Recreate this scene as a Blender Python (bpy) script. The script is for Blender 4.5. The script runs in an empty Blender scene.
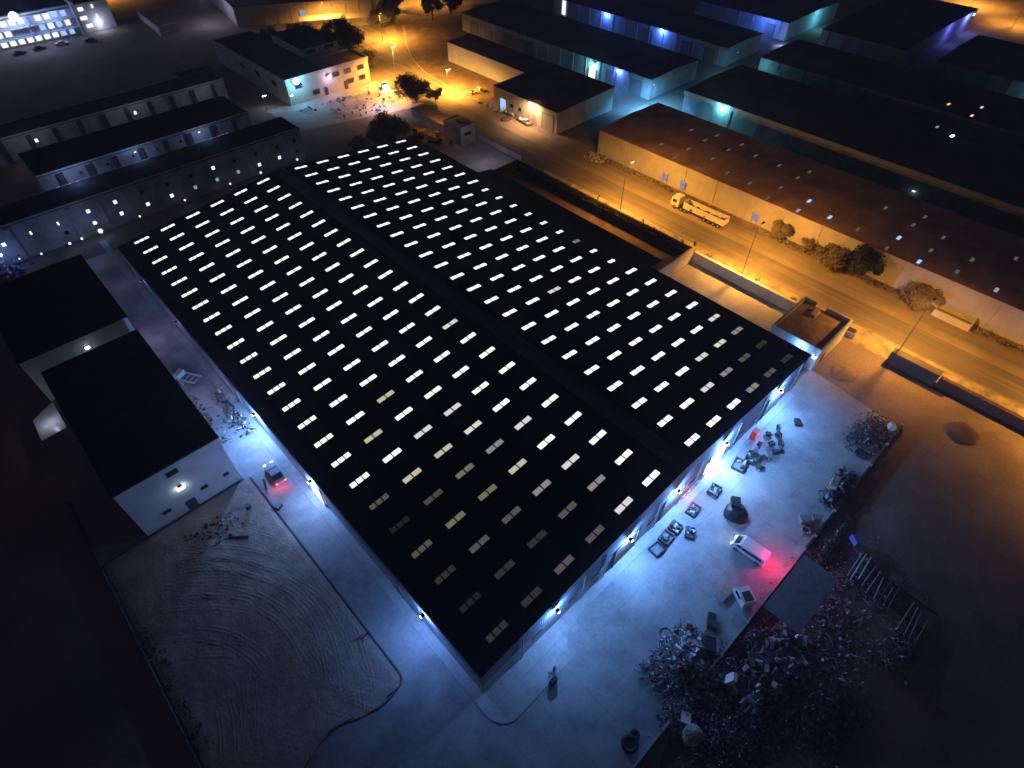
import bpy, math, random
from mathutils import Vector, Matrix, noise
R=math.radians
HAZE=.0006
random.seed(7)
S=bpy.context.scene
COL=S.collection
# ------------------------------------------------------------------ materials
def nt(name):
    m=bpy.data.materials.new(name); m.use_nodes=True
    n=m.node_tree.nodes; l=m.node_tree.links
    return m,n,l,n['Principled BSDF']
def mat(name,col,rough=.8,scale=1.5,var=.25,bump=.2,bscale=None,metal=0,col2=None,wave=None,detail=6,spec=.3,stain=None,stretch=None,joints=None,fine=0):
    """noise-mottled surface; wave=(axis,period,depth) adds ribs; stain=(colour,scale,amount) adds large blotches"""
    m,n,l,b=nt(name)
    tc=n.new('ShaderNodeTexCoord'); geo=n.new('ShaderNodeNewGeometry')
    nz=n.new('ShaderNodeTexNoise'); nz.inputs['Scale'].default_value=scale; nz.inputs['Detail'].default_value=detail
    l.new(geo.outputs['Position'],nz.inputs['Vector'])
    mx=n.new('ShaderNodeMix'); mx.data_type='RGBA'
    c2=col2 or tuple(c*(1-var) for c in col); c1=tuple(min(1,c*(1+var*.6)) for c in col)
    mx.inputs['A'].default_value=(*c1,1); mx.inputs['B'].default_value=(*c2,1)
    rp=n.new('ShaderNodeValToRGB'); rp.color_ramp.elements[0].position=.35; rp.color_ramp.elements[1].position=.68
    l.new(nz.outputs['Fac'],rp.inputs['Fac']); l.new(rp.outputs['Color'],mx.inputs['Factor'])
    out=mx.outputs['Result']
    if stain:
        n2=n.new('ShaderNodeTexNoise'); n2.inputs['Scale'].default_value=stain[1]; n2.inputs['Detail'].default_value=8; n2.inputs['Roughness'].default_value=.65
        vm=n.new('ShaderNodeVectorMath'); vm.operation='MULTIPLY'; vm.inputs[1].default_value=stretch or (1,1,1)
        l.new(geo.outputs['Position'],vm.inputs[0]); l.new(vm.outputs['Vector'],n2.inputs['Vector'])
        r2=n.new('ShaderNodeValToRGB'); r2.color_ramp.elements[0].position=.48; r2.color_ramp.elements[1].position=.66
        l.new(n2.outputs['Fac'],r2.inputs['Fac'])
        ml=n.new('ShaderNodeMath'); ml.operation='MULTIPLY'; ml.inputs[1].default_value=stain[2]; l.new(r2.outputs['Color'],ml.inputs[0])
        m2=n.new('ShaderNodeMix'); m2.data_type='RGBA'; m2.inputs['B'].default_value=(*stain[0],1)
        l.new(out,m2.inputs['A']); l.new(ml.outputs[0],m2.inputs['Factor']); out=m2.outputs['Result']
    if fine:
        n4=n.new('ShaderNodeTexNoise'); n4.inputs['Scale'].default_value=2.3; n4.inputs['Detail'].default_value=12; n4.inputs['Roughness'].default_value=.8
        l.new(geo.outputs['Position'],n4.inputs['Vector'])
        r4=n.new('ShaderNodeMapRange'); r4.inputs['From Min'].default_value=.3; r4.inputs['From Max'].default_value=.7; r4.inputs['To Min'].default_value=1-fine; r4.inputs['To Max'].default_value=1+fine
        l.new(n4.outputs['Fac'],r4.inputs['Value'])
        m4=n.new('ShaderNodeMix'); m4.data_type='RGBA'; m4.blend_type='MULTIPLY'; m4.inputs['Factor'].default_value=1
        l.new(out,m4.inputs['A']); l.new(r4.outputs['Result'],m4.inputs['B']); out=m4.outputs['Result']
    if joints:
        br=n.new('ShaderNodeTexBrick'); br.offset=0; br.inputs['Scale'].default_value=1; br.inputs['Brick Width'].default_value=joints; br.inputs['Row Height'].default_value=joints*1.3; br.inputs['Mortar Size'].default_value=.03; br.inputs['Color1'].default_value=(1,1,1,1); br.inputs['Color2'].default_value=(.93,.93,.93,1); br.inputs['Mortar'].default_value=(.62,.62,.62,1)
        l.new(geo.outputs['Position'],br.inputs['Vector'])
        m5=n.new('ShaderNodeMix'); m5.data_type='RGBA'; m5.blend_type='MULTIPLY'; m5.inputs['Factor'].default_value=.75
        l.new(out,m5.inputs['A']); l.new(br.outputs['Color'],m5.inputs['B']); out=m5.outputs['Result']
    l.new(out,b.inputs['Base Color'])
    b.inputs['Roughness'].default_value=rough; b.inputs['Metallic'].default_value=metal
    b.inputs['Specular IOR Level'].default_value=spec
    bp=n.new('ShaderNodeBump'); bp.inputs['Strength'].default_value=bump; bp.inputs['Distance'].default_value=.1
    n3=n.new('ShaderNodeTexNoise'); n3.inputs['Scale'].default_value=bscale or scale*6; n3.inputs['Detail'].default_value=5
    l.new(geo.outputs['Position'],n3.inputs['Vector']); l.new(n3.outputs['Fac'],bp.inputs['Height'])
    nrm=bp.outputs['Normal']
    if wave:
        w=n.new('ShaderNodeTexWave'); w.bands_direction=wave[0]; w.inputs['Scale'].default_value=20/(wave[1]*20)*.314
        w.wave_profile='SIN'; l.new(geo.outputs['Position'],w.inputs['Vector'])
        b2=n.new('ShaderNodeBump'); b2.inputs['Strength'].default_value=.6; b2.inputs['Distance'].default_value=wave[2]
        l.new(w.outputs['Fac'],b2.inputs['Height']); l.new(nrm,b2.inputs['Normal']); nrm=b2.outputs['Normal']
    l.new(nrm,b.inputs['Normal'])
    return m
def emit(name,col,s,sample=False):
    m,n,l,b=nt(name)
    b.inputs['Base Color'].default_value=(.02,.02,.02,1)
    b.inputs['Emission Color'].default_value=(*col,1); b.inputs['Emission Strength'].default_value=s
    m.cycles.emission_sampling='FRONT' if sample else 'NONE'
    return m
M={}
M['earth']=mat('earth',(.24,.18,.145),.95,.06,.3,.5,1.2,stain=((.14,.105,.085),.11,.7),fine=.3)
M['sand']=mat('sand',(.42,.35,.30),.95,.25,.25,.35,3,stain=((.27,.22,.19),.2,.65),fine=.2)
M['concrete']=mat('concrete',(.36,.37,.38),.75,.35,.16,.12,5,stain=((.17,.18,.2),.16,.6),fine=.22,joints=5.2)
M['apron']=mat('apron',(.42,.43,.44),.75,.6,.12,.1,5,stain=((.28,.29,.3),.3,.5),fine=.15,joints=3.1)
M['yard']=mat('yard',(.40,.37,.36),.85,.3,.15,.15,5,stain=((.26,.24,.22),.25,.6))
M['asphalt']=mat('asphalt',(.16,.13,.105),.85,.12,.2,.2,8,stain=((.32,.25,.17),.5,.75),stretch=(1,.05,1),fine=.15)
M['dustroad']=mat('dustroad',(.30,.235,.16),.9,.12,.2,.2,8,stain=((.17,.13,.09),.5,.7),stretch=(1,.05,1),fine=.15)
M['shoulder']=mat('shoulder',(.28,.20,.13),.95,.3,.3,.4,4,stain=((.14,.10,.07),.25,.7),fine=.3)
M['verge']=mat('verge',(.36,.28,.17),.95,.5,.35,.4,4,stain=((.16,.13,.08),.5,.6))
M['kerb']=mat('kerb',(.45,.44,.42),.8,2,.15,.1)
M['kerbd']=mat('kerb_dark',(.10,.10,.105),.8,2,.2,.1)
M['roofblk']=mat('roof_black',(.035,.036,.042),.75,.12,.25,.05,3,wave=('X',.4,.05),spec=.15)
M['ridge']=mat('ridge_cap',(.10,.10,.105),.6,.5,.3,.05)
M['rooffelt']=mat('roof_felt',(.035,.035,.04),.95,.5,.3,.1,spec=.05)
M['roofbrown']=mat('roof_brown',(.42,.26,.19),.8,.2,.3,.1,4,wave=('X',.35,.05),stain=((.27,.16,.12),.3,.6),spec=.15)
M['roofdark']=mat('roof_dark_sheet',(.13,.10,.10),.85,.2,.3,.1,4,wave=('X',.35,.05),spec=.1)
M['roofgrey']=mat('roof_screed',(.48,.32,.23),.9,.6,.25,.15,4,stain=((.26,.17,.12),.5,.6))
M['roofcourt']=mat('court_soil',(.11,.07,.055),.9,.6,.3,.3,4)
M['wallpale']=mat('wall_pale_sheet',(.52,.47,.40),.7,.3,.12,.05,4,wave=('Y',.4,.05),stain=((.38,.32,.26),.4,.5))
M['wallblock']=mat('wall_render',(.50,.46,.40),.85,.4,.14,.1,4,stain=((.34,.29,.24),.35,.6))
M['wallwhite']=mat('wall_white',(.58,.62,.64),.75,.4,.10,.06,4,stain=((.44,.46,.47),.4,.4))
M['walldim']=mat('wall_grimy',(.30,.28,.26),.85,.4,.2,.1,4,stain=((.14,.13,.13),.35,.7))
M['cladding']=mat('cladding_blue_grey',(.20,.22,.26),.8,.4,.1,.05,4,wave=('X',.4,.05))
M['claddingy']=mat('cladding_blue_grey_side',(.20,.22,.26),.8,.4,.1,.05,4,wave=('Y',.4,.05))
M['plinth']=mat('plinth',(.42,.43,.45),.8,1,.12,.1,4)
M['camp']=mat('wall_camp',(.46,.43,.44),.85,.3,.2,.1,4,stain=((.28,.26,.27),.3,.6))
M['door']=mat('shutter',(.33,.31,.29),.5,.5,.15,.05,4,wave=('Z',.25,.05))
M['doord']=mat('shutter_dark',(.07,.07,.08),.5,.5,.15,.05,4,wave=('Z',.25,.05))
M['glass']=mat('dark_glass',(.015,.018,.022),.12,1,.1,.0,4,spec=.6)
M['steel']=mat('steel',(.33,.33,.35),.4,2,.2,.05,metal=.2)
M['white']=mat('white_paint',(.75,.76,.78),.3,2,.05,.0,spec=.5)
M['cream']=mat('cream_paint',(.74,.68,.56),.5,2,.12,.02)
M['black']=mat('black_rubber',(.02,.02,.022),.7,3,.2,.1)
M['tarp']=mat('black_tarpaulin',(.012,.012,.014),.4,2,.3,.3,5)
M['grey']=mat('grey_paint',(.22,.23,.25),.5,2,.2,.05)
M['dark']=mat('dark_metal',(.05,.05,.055),.5,2,.3,.1,metal=.3)
M['rust']=mat('rusty_metal',(.16,.09,.06),.8,3,.4,.2,col2=(.06,.045,.04))
M['alu']=mat('bare_aluminium',(.50,.51,.55),.4,4,.2,.1,metal=.15)
M['red']=mat('red_paint',(.55,.03,.03),.4,2,.1,.0)
M['yellow']=mat('yellow_paint',(.62,.30,.04),.45,2,.15,.05)
M['blue']=mat('blue_panel',(.10,.16,.50),.5,2,.2,.05)
M['wood']=mat('pale_timber',(.36,.30,.22),.8,3,.25,.1)
M['bark']=mat('bark',(.10,.07,.05),.95,6,.3,.4)
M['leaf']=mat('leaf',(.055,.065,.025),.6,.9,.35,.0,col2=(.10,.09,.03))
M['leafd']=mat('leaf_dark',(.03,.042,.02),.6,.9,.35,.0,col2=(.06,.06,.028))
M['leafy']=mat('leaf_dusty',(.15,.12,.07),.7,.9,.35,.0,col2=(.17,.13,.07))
E_={}
for nme,c,s in (('w1',(1,1,1),1.6),('w2',(1,.98,.96),.72),('w3',(1,.96,.93),.26),('w4',(1,.94,.88),.085),('w5',(1,.94,.87),.030),('w6',(1,.94,.88),.014),('w7',(1,.96,.9),.008),
  ('y2',(1,.93,.68),.55),('y3',(1,.9,.6),.17),('y4',(1,.88,.6),.07)):
    E_[nme]=emit('skylight_'+nme,c,s)
LW=emit('lamp_lens_white',(.8,.92,1),14); GL=emit('globe_glass',(.85,.93,1),1.6); LO=emit('lamp_lens_orange',(1,.62,.22),14); LB=emit('lamp_lens_blue',(.35,.55,1),12); LC=emit('lamp_lens_cyan',(.4,.85,1),10)
WIN=emit('lit_pane',(.85,.92,1),1.6); WIND=emit('lit_pane_dim',(.7,.85,1),.4); WINB=emit('lit_pane_blue',(.35,.6,1),1.2); WINO=emit('lit_pane_warm',(1,.8,.5),1.0)
TAIL=emit('tail_lamp',(1,.05,.04),12); HEAD=emit('head_lamp',(.9,.95,1),30); DOORGLOW=emit('bright_doorway',(.85,.95,1),9,True)

# ------------------------------------------------------------------ mesh builder
class MB:
    def __init__(s): s.v=[];s.f=[];s.m=[];s.c=0
    def poly(s,pts,mi=0):
        k=len(s.v); s.v+= [tuple(p) for p in pts]; s.f.append(tuple(range(k,k+len(pts)))); s.m.append(mi); return s
    def box(s,x0,x1,y0,y1,z0,z1,mi=0):
        k=len(s.v); s.v+=[(x,y,z) for z in (z0,z1) for x,y in ((x0,y0),(x1,y0),(x1,y1),(x0,y1))]
        for f in ((0,3,2,1),(4,5,6,7),(0,1,5,4),(1,2,6,5),(2,3,7,6),(3,0,4,7)): s.f.append(tuple(k+i for i in f)); s.m.append(mi)
        return s
    def obox(s,c,sx,sy,sz,rot=(0,0,0),mi=0):
        k=len(s.v); from mathutils import Euler
        e=Euler(rot).to_matrix()
        for z in (-sz/2,sz/2):
            for x,y in ((-sx/2,-sy/2),(sx/2,-sy/2),(sx/2,sy/2),(-sx/2,sy/2)): s.v.append(tuple(Vector(c)+e@Vector((x,y,z))))
        for f in ((0,3,2,1),(4,5,6,7),(0,1,5,4),(1,2,6,5),(2,3,7,6),(3,0,4,7)): s.f.append(tuple(k+i for i in f)); s.m.append(mi)
        return s
    def prism(s,pts,z0,z1,mi=0):
        k=len(s.v); n=len(pts)
        s.v+=[(x,y,z0) for x,y in pts]+[(x,y,z1) for x,y in pts]
        s.f.append(tuple(range(k+n-1,k-1,-1))); s.f.append(tuple(range(k+n,k+2*n))); s.m+=[mi,mi]
        for i in range(n): j=(i+1)%n; s.f.append((k+i,k+j,k+n+j,k+n+i)); s.m.append(mi)
        return s
    def extr(s,prof,axis,a,b,mi=0):
        """profile (u,z) extruded along axis 'x' or 'y' from a to b"""
        k=len(s.v); n=len(prof)
        for t in (a,b):
            for u,z in prof: s.v.append((t,u,z) if axis=='x' else (u,t,z))
        s.f.append(tuple(range(k,k+n))); s.f.append(tuple(range(k+2*n-1,k+n-1,-1))); s.m+=[mi,mi]
        for i in range(n): j=(i+1)%n; s.f.append((k+j,k+i,k+n+i,k+n+j)); s.m.append(mi)
        return s
    def tube(s,a,b,r0,r1=None,n=8,mi=0):
        r1=r0 if r1 is None else r1; a=Vector(a);b=Vector(b); d=(b-a).normalized()
        u=d.orthogonal().normalized(); w=d.cross(u); k=len(s.v)
        for p,r in ((a,r0),(b,r1)):
            for i in range(n): t=2*math.pi*i/n; s.v.append(tuple(p+r*(math.cos(t)*u+math.sin(t)*w)))
        for i in range(n): j=(i+1)%n; s.f.append((k+i,k+j,k+n+j,k+n+i)); s.m.append(mi)
        s.f.append(tuple(range(k+n-1,k-1,-1))); s.f.append(tuple(range(k+n,k+2*n))); s.m+=[mi,mi]
        return s
    def build(s,name,mats,parent=None,loc=None,smooth=False):
        if not isinstance(mats,(list,tuple)): mats=[mats]
        if parent is not None:
            p=parent; o=Vector((0,0,0))
            while p is not None: o=o+Vector(p.location); p=p.parent
        elif loc is not None: o=Vector(loc)
        else:
            xs=[v[0] for v in s.v];ys=[v[1] for v in s.v];zs=[v[2] for v in s.v]
            o=Vector(((min(xs)+max(xs))/2,(min(ys)+max(ys))/2,min(zs)))
        me=bpy.data.meshes.new(name); me.from_pydata([(v[0]-o.x,v[1]-o.y,v[2]-o.z) for v in s.v],[],s.f)
        for m in mats: me.materials.append(m)
        me.polygons.foreach_set('material_index',s.m)
        if smooth: me.polygons.foreach_set('use_smooth',[True]*len(me.polygons))
        me.update()
        ob=bpy.data.objects.new(name,me); COL.objects.link(ob)
        if parent is not None: ob.parent=parent
        else: ob.location=o
        return ob
def tag(o,label=None,cat=None,group=None,kind=None):
    if label: o['label']=label
    if cat: o['category']=cat
    if group: o['group']=group
    if kind: o['kind']=kind
    return o
def thing(name,label,cat,loc,group=None):
    o=bpy.data.objects.new(name,None); o.empty_display_size=.3; COL.objects.link(o); o.location=loc
    return tag(o,label,cat,group)
def B(x0,x1,y0,y1,z0,z1,name,m,parent): return MB().box(x0,x1,y0,y1,z0,z1).build(name,m,parent)
def place(root,x,y,z=0,rz=0): root.location=(x,y,z); root.rotation_euler=(0,0,rz); return root
NL=0
def light(kind,loc,power,col,parent=None,target=None,size=.15,spot=150,blend=.6):
    d=bpy.data.lights.new('lamp_light',kind); d.energy=power; d.color=col
    if kind=='AREA': d.shape='DISK'; d.size=size
    else: d.shadow_soft_size=size
    if kind=='SPOT': d.spot_size=R(spot); d.spot_blend=blend
    o=bpy.data.objects.new('lamp_light',d); COL.objects.link(o)
    o.location=loc
    if target is not None:
        o.rotation_euler=(Vector(target)-Vector(loc)).to_track_quat('-Z','Y').to_euler()
    if parent is not None:
        p=parent;v=Vector((0,0,0))
        while p is not None: v=v+Vector(p.location); p=p.parent
        o.parent=parent; o.location=Vector(loc)-v
    return o
CW=(.17,.41,1.0); CL=(.21,.42,1.0); BL=(.07,.18,1.0); CY=(.16,.72,1.0); OR=(1.0,.44,.062); LIL=(.72,.66,1.0)

# ------------------------------------------------------------------ the setting
def sheet(name,pts,z,m,parent=None):
    return tag(MB().poly([(x,y,z) for x,y in pts]).build(name,m),kind='structure')
sheet('ground',[(-900,-700),(1300,-700),(1300,1500),(-900,1500)],-.03,M['earth'])
def rect(x0,x1,y0,y1): return [(x0,y0),(x1,y0),(x1,y1),(x0,y1)]
sheet('road',[(95,-140),(102,-140),(102,84),(106,150),(118,186),(140,232),(152,300),(142,300),(128,232),(108,190),(97,150),(94,84)],.004,M['asphalt'])
sheet('road',[(102.01,-140),(108,-140),(108.6,84),(110,126),(109.5,140),(112,162),(123,188),(150,240),(160,300),(152.02,300),(140.02,232),(118.02,186),(106.02,150),(102.02,84)],.004,M['dustroad'])
sheet('road',rect(108.62,330,82.5,92.5),.006,M['dustroad'])
sheet('road',rect(282,420,-60,49),.006,M['dustroad'])
sheet('road_shoulder',rect(108.1,113,-140,81),.0,M['shoulder'])
sheet('verge',[(88.8,-140),(95,-140),(94,84),(88.8,84)],.0,M['verge'])
sheet('field',[(110.5,127),(126,127),(150,200),(152,214),(138,210),(124,188),(113,162),(110.2,142)],.0,M['shoulder'])
# kerb round the sandy field
k=MB()
arc=[(110.4,127),(110.3,142),(113,162),(118,176),(125,189),(138,208.5),(146,212),(153,209)]
for a,b in zip(arc,arc[1:]):
    d=Vector((b[0]-a[0],b[1]-a[1])).normalized()*.0; nx,ny=-(b[1]-a[1]),(b[0]-a[0]); L=math.hypot(nx,ny); nx/=L;ny/=L
    k.prism([(a[0]-nx*.2,a[1]-ny*.2),(b[0]-nx*.2,b[1]-ny*.2),(b[0]+nx*.2,b[1]+ny*.2),(a[0]+nx*.2,a[1]+ny*.2)],0,.14)
tag(k.build('field_kerb',M['kerb']),kind='structure')
# concrete yard around the big warehouse
yard_pts=[(-45,-70),(-3,-19.4),(74,-19.4),(76,-2.4),(71,-1.5),(71,118),(-11,125),(-11.2,46.8),(-10.3,45),(-10.3,6.8),(-11.1,5.7),(-14.3,5.3),(-16.7,6.4),(-19.2,7.2),(-22,6.9),(-24,5.9),(-30,1),(-60,-30)]
sheet('yard_pavement',yard_pts,.0,M['concrete'])
ap=[(-4.3,130)]+[(-5.6,130),(-5.6,-4.0)]+[(-2.8+2.8*math.cos(a),-4.0+2.9*math.sin(a)) for a in [math.pi+i*math.pi/16 for i in range(1,8)]]+[(-2,-6.9),(5.7,-6.7),(8.2,-4.3),(11.2,-3.6),(71,-3.6),(71,-2.2),(-4.3,-2.2)]
tag(MB().prism(ap,.004,.10).build('apron_path',M['apron']),kind='structure')
sheet('yard_pavement',rect(71.2,88,6.9,32.4),.004,M['yard'])
sheet('yard_pavement',rect(71.2,92,90.2,112),.004,M['yard'])
sheet('court_ground',rect(71.2,87.9,33,87.6),.004,M['roofcourt'])
sheet('office_forecourt',[(58,150),(96,140),(96,167),(57,170)],.004,M['yard'])
# sand lot with wheel tracks, real relief
def lot():
    x0,x1,y0,y1=-32,-10.45,5.2,46.4; st=.11; rr=random.Random(5)
    nx=int((x1-x0)/st);ny=int((y1-y0)/st); H=[[0.0]*(nx+1) for _ in range(ny+1)]
    def rut(px,py,dep,wd):
        ci=(px-x0)/st; cj=(py-y0)/st; k_=3
        for j in range(max(0,int(cj)-k_),min(ny,int(cj)+k_)+1):
            for i in range(max(0,int(ci)-k_),min(nx,int(ci)+k_)+1):
                d2=((i-ci)*st/wd)**2+((j-cj)*st/wd)**2
                if d2<6: H[j][i]+=dep*(-math.exp(-d2)+.75*math.exp(-(math.sqrt(d2)-1.5)**2*2.5))*(.55+.9*noise.noise(Vector((px*.8,py*.8,4))))
    for q in range(40):
        if q<30: cx,cy,r0=-37+rr.gauss(0,2.2),20+rr.gauss(0,4),rr.uniform(11,25); a0=rr.uniform(-.9,.5); a1=a0+rr.uniform(.4,1.3)
        elif q<38: cx,cy,r0=-22+rr.gauss(0,1.5),2+rr.gauss(0,2),rr.uniform(5,13); a0=rr.uniform(-.2,.9); a1=a0+rr.uniform(.3,1.0)
        else: cx,cy,r0=-2+rr.gauss(0,3),44+rr.gauss(0,4),rr.uniform(12,24); a0=rr.uniform(3.3,3.9); a1=a0+rr.uniform(.4,1.0)
        dep=rr.uniform(.004,.019); wob=rr.uniform(0,9)
        for off in (0,1.55):
            a=a0
            while a<a1:
                rad=r0+off+.25*math.sin(a*5+wob); fade=min(1,(a-a0)*6,(a1-a)*6)*(.5+.5*noise.noise(Vector((a*9,q,off)))+.4)
                x=cx+rad*math.cos(a); y=cy+rad*math.sin(a)
                if x0<x<x1 and y0<y<y1: rut(x,y,dep*max(0,fade),.15)
                a+=.085/rad
    vs=[];fs=[]
    for j in range(ny+1):
        for i in range(nx+1):
            x=x0+(x1-x0)*i/nx;y=y0+(y1-y0)*j/ny
            lim=5.2+(.4 if x>-13 else 0)+max(0,1.9*math.exp(-((x+20)/3.5)**2)) if x>-24 else 5.2
            h=.12+.10*noise.noise(Vector((x*.18,y*.18,0)))+.035*noise.noise(Vector((x*.9,y*.9,3)))+.022*noise.noise(Vector((x*3.5,y*3.5,5)))+.007*noise.noise(Vector((x*8,y*8,5)))+H[j][i]
            e=min(x-x0,x1-x,y1-y,1); h=h*max(0,min(1,e*1.2+.15))
            vs.append((x,max(y,lim) if j<18 else y,h+.03))
    for j in range(ny):
        for i in range(nx):
            a=j*(nx+1)+i; fs.append((a,a+1,a+nx+2,a+nx+1))
    b=MB(); b.v=vs;b.f=fs;b.m=[0]*len(fs)
    return tag(b.build('sand_ground',M['sand'],smooth=True),kind='structure')
lot()
kb=MB()
kp=[(-10.25,46.2),(-10.25,6.8),(-10.45,6.1),(-11.1,5.6),(-12.6,5.25),(-14.3,5.25),(-16.7,6.3),(-19.2,7.0),(-22,6.7),(-24,5.8),(-30,.9)]
for a,b in zip(kp,kp[1:]):
    nx,ny=-(b[1]-a[1]),(b[0]-a[0]); L=math.hypot(nx,ny); nx/=L*1;ny/=L
    kb.prism([(a[0]-nx*.1,a[1]-ny*.1),(b[0]-nx*.1,b[1]-ny*.1),(b[0]+nx*.1,b[1]+ny*.1),(a[0]+nx*.1,a[1]+ny*.1)],0,.15)
tag(kb.build('lot_kerb',M['kerbd']),kind='structure')
tag(MB().box(-30.5,-11.4,46.5,46.68,0,.16).build('lot_kerb',M['kerbd']),kind='structure')

# ------------------------------------------------------------------ big warehouse
XL,XR,YF,YB=-4.5,70.4,-2.4,111.2; XM=32.93; SL=.0987
def rz(x): return 8.0+SL*(x if x<XM else 2*XM-x)
big=thing('warehouse','huge dark-roofed warehouse with rows of glowing skylights in the middle','warehouse',(XL,YF,0))
ze=rz(XL+.3)
w=MB(); t=.3; zl=3.6
gable=lambda y0,y1,z0: [(XL+.3,z0),(XR-.3,z0),(XR-.3,ze-.15),(XM,rz(XM)-.15),(XL+.3,ze-.15)]
w.box(XL+.3,XR-.3,YF+.3,YF+.6,0,zl); w.box(XL+.3,XR-.3,YB-.6,YB-.3,0,zl); w.box(XL+.3,XL+.6,YF+.61,YB-.61,0,zl); w.box(XR-.6,XR-.3,YF+.61,YB-.61,0,zl)
w.build('wall',M['plinth'],big)
for (ya,yb) in ((YF+.2,YF+.5),(YB-.5,YB-.2)): MB().extr([(XL+.2,zl+.01),(XR-.2,zl+.01),(XR-.2,ze-.15),(XM,rz(XM)-.15),(XL+.2,ze-.15)],'y',ya,yb).build('cladding',M['cladding'],big)
for xa,xb in ((XL+.2,XL+.5),(XR-.5,XR-.2)): MB().box(xa,xb,YF+.51,YB-.51,zl+.01,ze-.15).build('cladding',M['claddingy'],big)
r=MB(); r.extr([(XL,rz(XL)-.12),(XM,rz(XM)-.12),(XR,rz(XR)-.12),(XR,rz(XR)+.03),(XM,rz(XM)+.03),(XL,rz(XL)+.03)],'y',YF,YB); r.build('roof',M['roofblk'],big)
r=MB()
for sx in (-1.25,1.25): r.extr([(XM+sx-.12,rz(XM)-.08),(XM+sx+.12,rz(XM)-.08),(XM+sx+.12,rz(XM)+.14),(XM+sx-.12,rz(XM)+.14)],'y',YF+.1,YB-.1)
r.extr([(XM-1.1,rz(XM)-.08),(XM,rz(XM)+.06),(XM+1.1,rz(XM)-.08),(XM+1.1,rz(XM)+.0),(XM,rz(XM)+.11),(XM-1.1,rz(XM))],'y',YF+.1,YB-.1)
r.build('ridge_cap',M['ridge'],big)
g=MB(); g.box(XL-.16,XL-.01,YF,YB,ze-.35,ze-.12); g.build('gutter',M['cladding'],big)
g=MB(); g.box(XR+.01,XR+.16,YF,YB,ze-.35,ze-.12); g.build('gutter',M['cladding'],big)
# skylights
dim={}
for key,val in {(17, 2): 'w2', (18, 1): 'y2', (18, 2): 'y2', (19, 1): 'y4', (20, 1): 'y3', (19, 2): 'y3', (20, 2): 'y3', (21, 1): 'w4', (18, 0): 'w4', (19, 0): 'w6', (18, 3): 'w2', (19, 3): 'w3', (20, 0): 'w4', (19, 4): 'w2', (20, 3): 'y2', (21, 4): 'w2', (21, 3): 'w3', (21, 2): 'w4', (22, 1): 'w5', (22, 2): 'w5', (22, 3): 'w4', (22, 4): 'w3', (23, 4): 'w2', (23, 3): 'w4', (23, 2): 'w4', (21, 0): 'w5', (22, 0): 'w6', (23, 0): 'w5', (23, 1): 'w5', (23, 11): 'w5', (22, 11): 'w5', (21, 11): 'w3', (23, 10): 'w4', (22, 10): 'w4', (21, 10): 'w2', (20, 11): 'w2', (22, 9): 'w3', (21, 9): 'w2', (23, 9): 'w3', (22, 8): 'w2', (13, 11): 'w3', (16,1):'y2',(15,2):'y2'}.items(): dim[key]=val
rnd=random.Random(3)
def skylight(mb_list,i,j):
    x=j*5.6387+(3.8436 if j>=6 else 0); y=(23-i)*4.7542; L=3.1; n=3 if j==0 else 2
    if j==11 and 7<=i<=15: L=1.9; x-=.35
    W=.9; wl=L/n-.04
    sg=1 if x<XM else -1
    def strip(mb,xa,xb,ya,yb,h):
        mb.extr([(xa,rz(xa)+.02),(xb,rz(xb)+.02),(xb,rz(xb)+h),(xa,rz(xa)+h)],'y',ya,yb)
    pan,frm=mb_list
    for q in range(n):
        xa=x-L/2+q*L/n+.07; xb=x-L/2+(q+1)*L/n-.07
        strip(pan,xa,xb,y-W/2+.04,y+W/2-.04,.10)
    strip(frm,x-L/2-.02,x+L/2+.02,y-W/2-.03,y-W/2+.03,.13); strip(frm,x-L/2-.02,x+L/2+.02,y+W/2-.03,y+W/2+.03,.13)
    for q in range(n+1):
        xc=x-L/2+q*L/n; strip(frm,xc-.09,xc+.09,y-W/2+.035,y+W/2-.035,.125)
allk=[(i,j) for i in range(24) for j in range(12)]
cam=Vector((-16.395,-19.668,78))
allk.sort(key=lambda k:(Vector((k[1]*5.6387+(3.84 if k[1]>=6 else 0),(23-k[0])*4.754,8))-cam).length)
frame_m=M['dark']
rest={}
keys=list(E_.keys())
mats_all=[E_[k_] for k_ in keys]+[frame_m]
pr=MB()
for idx,(i,j) in enumerate(allk):
    kk=dim.get((i,j)); 
    if kk is None: kk='w1' if rnd.random()<.99 or i<12 else 'w2'
    pan,frm=MB(),MB(); skylight((pan,frm),i,j)
    mb=pr if idx>=100 else MB()
    off=len(mb.v); 
    for src,mi in ((pan,keys.index(kk)),(frm,len(keys))):
        off=len(mb.v); mb.v+=src.v; mb.f+=[tuple(a+off for a in f) for f in src.f]; mb.m+=[mi]*len(src.f)
    if idx<100:
        lst=[E_[kk],frame_m]; mb.m=[0 if m_==keys.index(kk) else 1 for m_ in mb.m]
        mb.build('skylight',lst,big)
tag(pr.build('skylight',mats_all,big),kind='stuff')
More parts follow.
